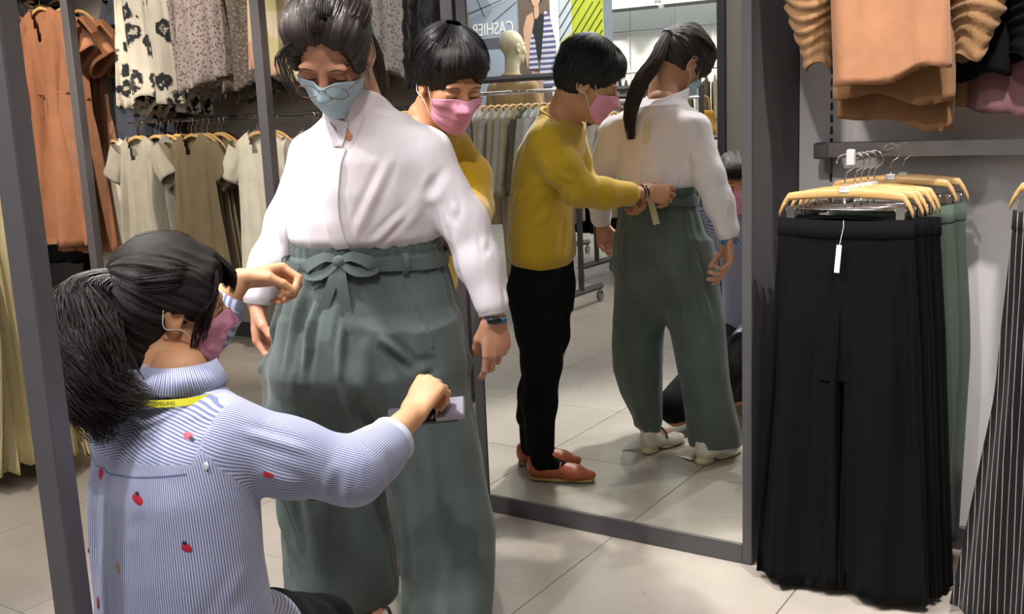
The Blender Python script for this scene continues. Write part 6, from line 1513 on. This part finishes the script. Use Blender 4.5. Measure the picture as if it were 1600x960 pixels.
drape_ribbon('yoke_seam', s_bvh, [(-1.865, 1.2, .735), (-1.72, 1.2, .725), (-1.58, 1.2, .735)], (0, 1, 0), .0025, .0015, M_STRIPE, sh2, .0005, n=24)
for c0, c1, r0, label_ in (((-1.446, 1.700, .693), (-1.450, 1.745, .704), .0485, 1), ((-1.876, 1.708, .922), (-1.862, 1.724, .948), .046, 0)):
    o = MB().tube([v3(c0) + (v3(c1) - v3(c0)) * q for q in (-.1, 0, .5, 1, 1.05)], [r0 * .93, r0, r0 * 1.0, r0 * .98, r0 * .88], 24).build('cuff', C('stripe_inside', colour('c3c6dc'), wrinkle=.1), sh2, smooth=True)
MB().lathe([(.001, 0), (.0065, 0), (.0065, .003), (.001, .0035)], 12).build('button', plain('pearl_button', (.8, .8, .8), .25), sh2, loc=tuple(hit(s_bvh, (-1.558, 1.1, .745), (0, 1, 0), v3((-1.5, 1.45, .77)))), rot=(PI / 2, 0, 0))
# small embroidered patches, plain shapes
PR = plain('red_thread', colour('b01c34'), .6); PY = plain('ochre_thread', colour('c08a30'), .6); PD = plain('navy_thread', (.02, .02, .04), .6)
def patch(p, d, mat, w=.008, h=.012, rot=0, name='embroidered_patch'):
    r = s_bvh.ray_cast(Vector(p), Vector(d).normalized())
    if r[0] is None: return
    n = v3(r[1]); n = n if n @ v3(d) < 0 else -n; R = frame(-n, roll=rot); c = v3(r[0]) + n * .0008
    V_, F_ = [], []; k = 14
    for i in range(k): a = 2 * PI * i / k; rr = 1 + .18 * math.sin(2 * a + .6); V_.append(c + R[:, 0] * w * rr * math.cos(a) + R[:, 2] * h * rr * math.sin(a))
    V_.append(c + n * .0012); F_ = [(i, (i + 1) % k, k) for i in range(k)]
    link(name, me_from(name, V_, F_, mat), sh2)
BK = (0, 1, 0)
for x, z, mt, w, h, ro in ((-1.767, .716, PR, .006, .010, .1), (-1.652, .694, PR, .011, .008, .4), (-1.567, .616, PR, .006, .010, -.6), (-1.692, .573, PY, .006, .011, 0), (-1.766, .491, PR, .008, .011, .5), (-1.801, .574, PD, .003, .006, .6)):
    patch((x, 1.1, z), BK, mt, w, h, ro)
patch((-1.655, 1.1, .702), BK, PD, .004, .005, .3); patch((-1.570, 1.1, .624), BK, PD, .004, .004, .3)
patch((-1.602, 1.1, .790), BK, plain('pink_red_thread', colour('d0485c'), .6), .010, .008, .3); patch((-1.593, 1.1, .787), BK, PD, .006, .004, .3)
patch((-1.493, 1.2, .715), BK, PR, .009, .006, .2); patch((-1.475, 1.2, .645), BK, PD, .004, .012, -.5); patch((-1.479, 1.2, .635), BK, plain('peach_thread', colour('d8a890'), .6), .006, .006, -.5)
# lanyard strap
LY = plain('yellow_strap', colour('cfc81e'), .5)
lp, ln = [], []
for a in np.linspace(-250, 70, 44):
    r_ = math.radians(a); c_, s_ = math.cos(r_), math.sin(r_); p = v3((-1.720 + .100 * c_, 1.474 + .092 * s_, .838 - .05 * max(0, s_))); lp.append(p); ln.append(unit((c_, s_, .45)))
lo = ribbon('lanyard', lp, ln, .013, .0012, LY, ka, 'yellow lanyard with black lettering')
for fc_b, ang, sz in (('Blue Type', -84, .010), ('SAMSUNG', -56, .009)):
    c_, s_ = math.cos(math.radians(ang)), math.sin(math.radians(ang)); f2 = bpy.data.curves.new('lettering', 'FONT'); f2.body = fc_b; f2.size = sz; f2.extrude = .0002; f2.align_x = 'CENTER'; f2.align_y = 'CENTER'; f2.materials.append(M_LINE)
    t_ = text_mesh(f2, lo); nn = unit((c_, s_, .45)); R = frame(-nn); X_ = -R[:, 0]; X_ = np.cross((0, 0, 1), nn); X_ = unit(X_); Y_ = np.cross(nn, X_)
    c = v3((-1.720 + .100 * c_, 1.474 + .092 * s_, .838)) + nn * .0016; t_.matrix_local = Matrix([[X_[i], Y_[i], nn[i], c[i]] for i in range(3)] + [[0, 0, 0, 1]])
# shirt tail with bright lining over the thigh, leggings, sneakers
S = Body(); S.rc((-1.66, 1.46, .36), (-1.69, 1.60, .30), .108, .094, .02); S.rc((-1.69, 1.58, .31), (-1.71, 1.70, .25), .080, .070, .004, 'd'); S.cut((-.25, .92, -.3), (-1.688, 1.600, .30), .004)
V, Q = mesh_body(S, .0045); link('shirt_tail', me_from('shirt_tail', V, Q, C('white_stripe_lining', colour('e0e0ea'), colour('9a9ec0'), 'hstripe', wrinkle=.1, pscale=150.0)), sh2)
S = Body(); S.chain([(-1.66, 1.44, .35), (-1.70, 1.62, .275), (-1.745, 1.815, .190)], [.092, .084, .070], .02); S.rc((-1.745, 1.815, .150), (-1.725, 1.61, .105), .060, .042, .03)
S.chain([(-1.78, 1.46, .31), (-1.84, 1.70, .20), (-1.885, 1.90, .115)], [.088, .078, .066], .02); S.rc((-1.885, 1.895, .085), (-1.83, 1.56, .065), .056, .042, .03); S.ell((-1.71, 1.42, .31), None, (.155, .125, .10), .04); S.cut((0, 0, -1), (0, 0, .004))
V, Q = mesh_body(S, .005); V = wrinkle(V, vnormals(V, Q), .0016, 14, None, 1, 3); link('leggings', me_from('leggings', V, Q, M_LEGG), ka)
def sneaker(a, b):
    a, b = v3(a), v3(b); S = Body(); S.rc(a, b, .034, .030, .02); S.rc(a + v3((0, 0, .03)), a * .6 + b * .4 + v3((0, 0, .02)), .030, .026, .02); S.cut((0, 0, -1), (0, 0, .002)); o = link('shoe', me_from('shoe', *mesh_body(S, .004), M_SHOEW), ka)
    d = unit(b - a); s = unit(np.cross(d, (0, 0, 1)))
    for q in (.35, .5, .65):
        c = a + (b - a) * q; ribbon('side_stripe', [c + s * .030 + v3((0, 0, .024)), c + s * .0345 + v3((0, 0, .006)), c + s * .033 + v3((0, 0, -.014))], s, .009, .002, M_LINE, o)
sneaker((-1.715, 1.545, .075), (-1.690, 1.630, .036)); sneaker((-1.83, 1.52, .055), (-1.81, 1.42, .04))
settle(ka, (-1.72, 1.50), (.20, -.283, .002))
for c_ in ka.children:
    if c_.name.split('.')[0] not in ('leggings', 'shoe'): c_.location.z -= .022
# phone-like stapler held in her hand
dv = thing('tag_device', 'grey and black hand-held device in the kneeling assistant hand', 'device')
dv.location = (-1.313, 1.640, .698)
dvR = frame((-.84, -.54, -.06), (.15, -.42, .88)) * np.array([-1, 1, 1]); 
MB().box((-.026, -.070, -.016), (.026, .080, -.002), .004).build('body', plain('device_black', (.012, .012, .014), .3), dv)
MB().box((-.029, -.085, -.006), (.029, -.025, .010), .003).build('cover', plain('device_grey', colour('8c8794'), .35, .4), dv)
dv.rotation_euler = Matrix([list(r_) for r_ in dvR]).to_euler()
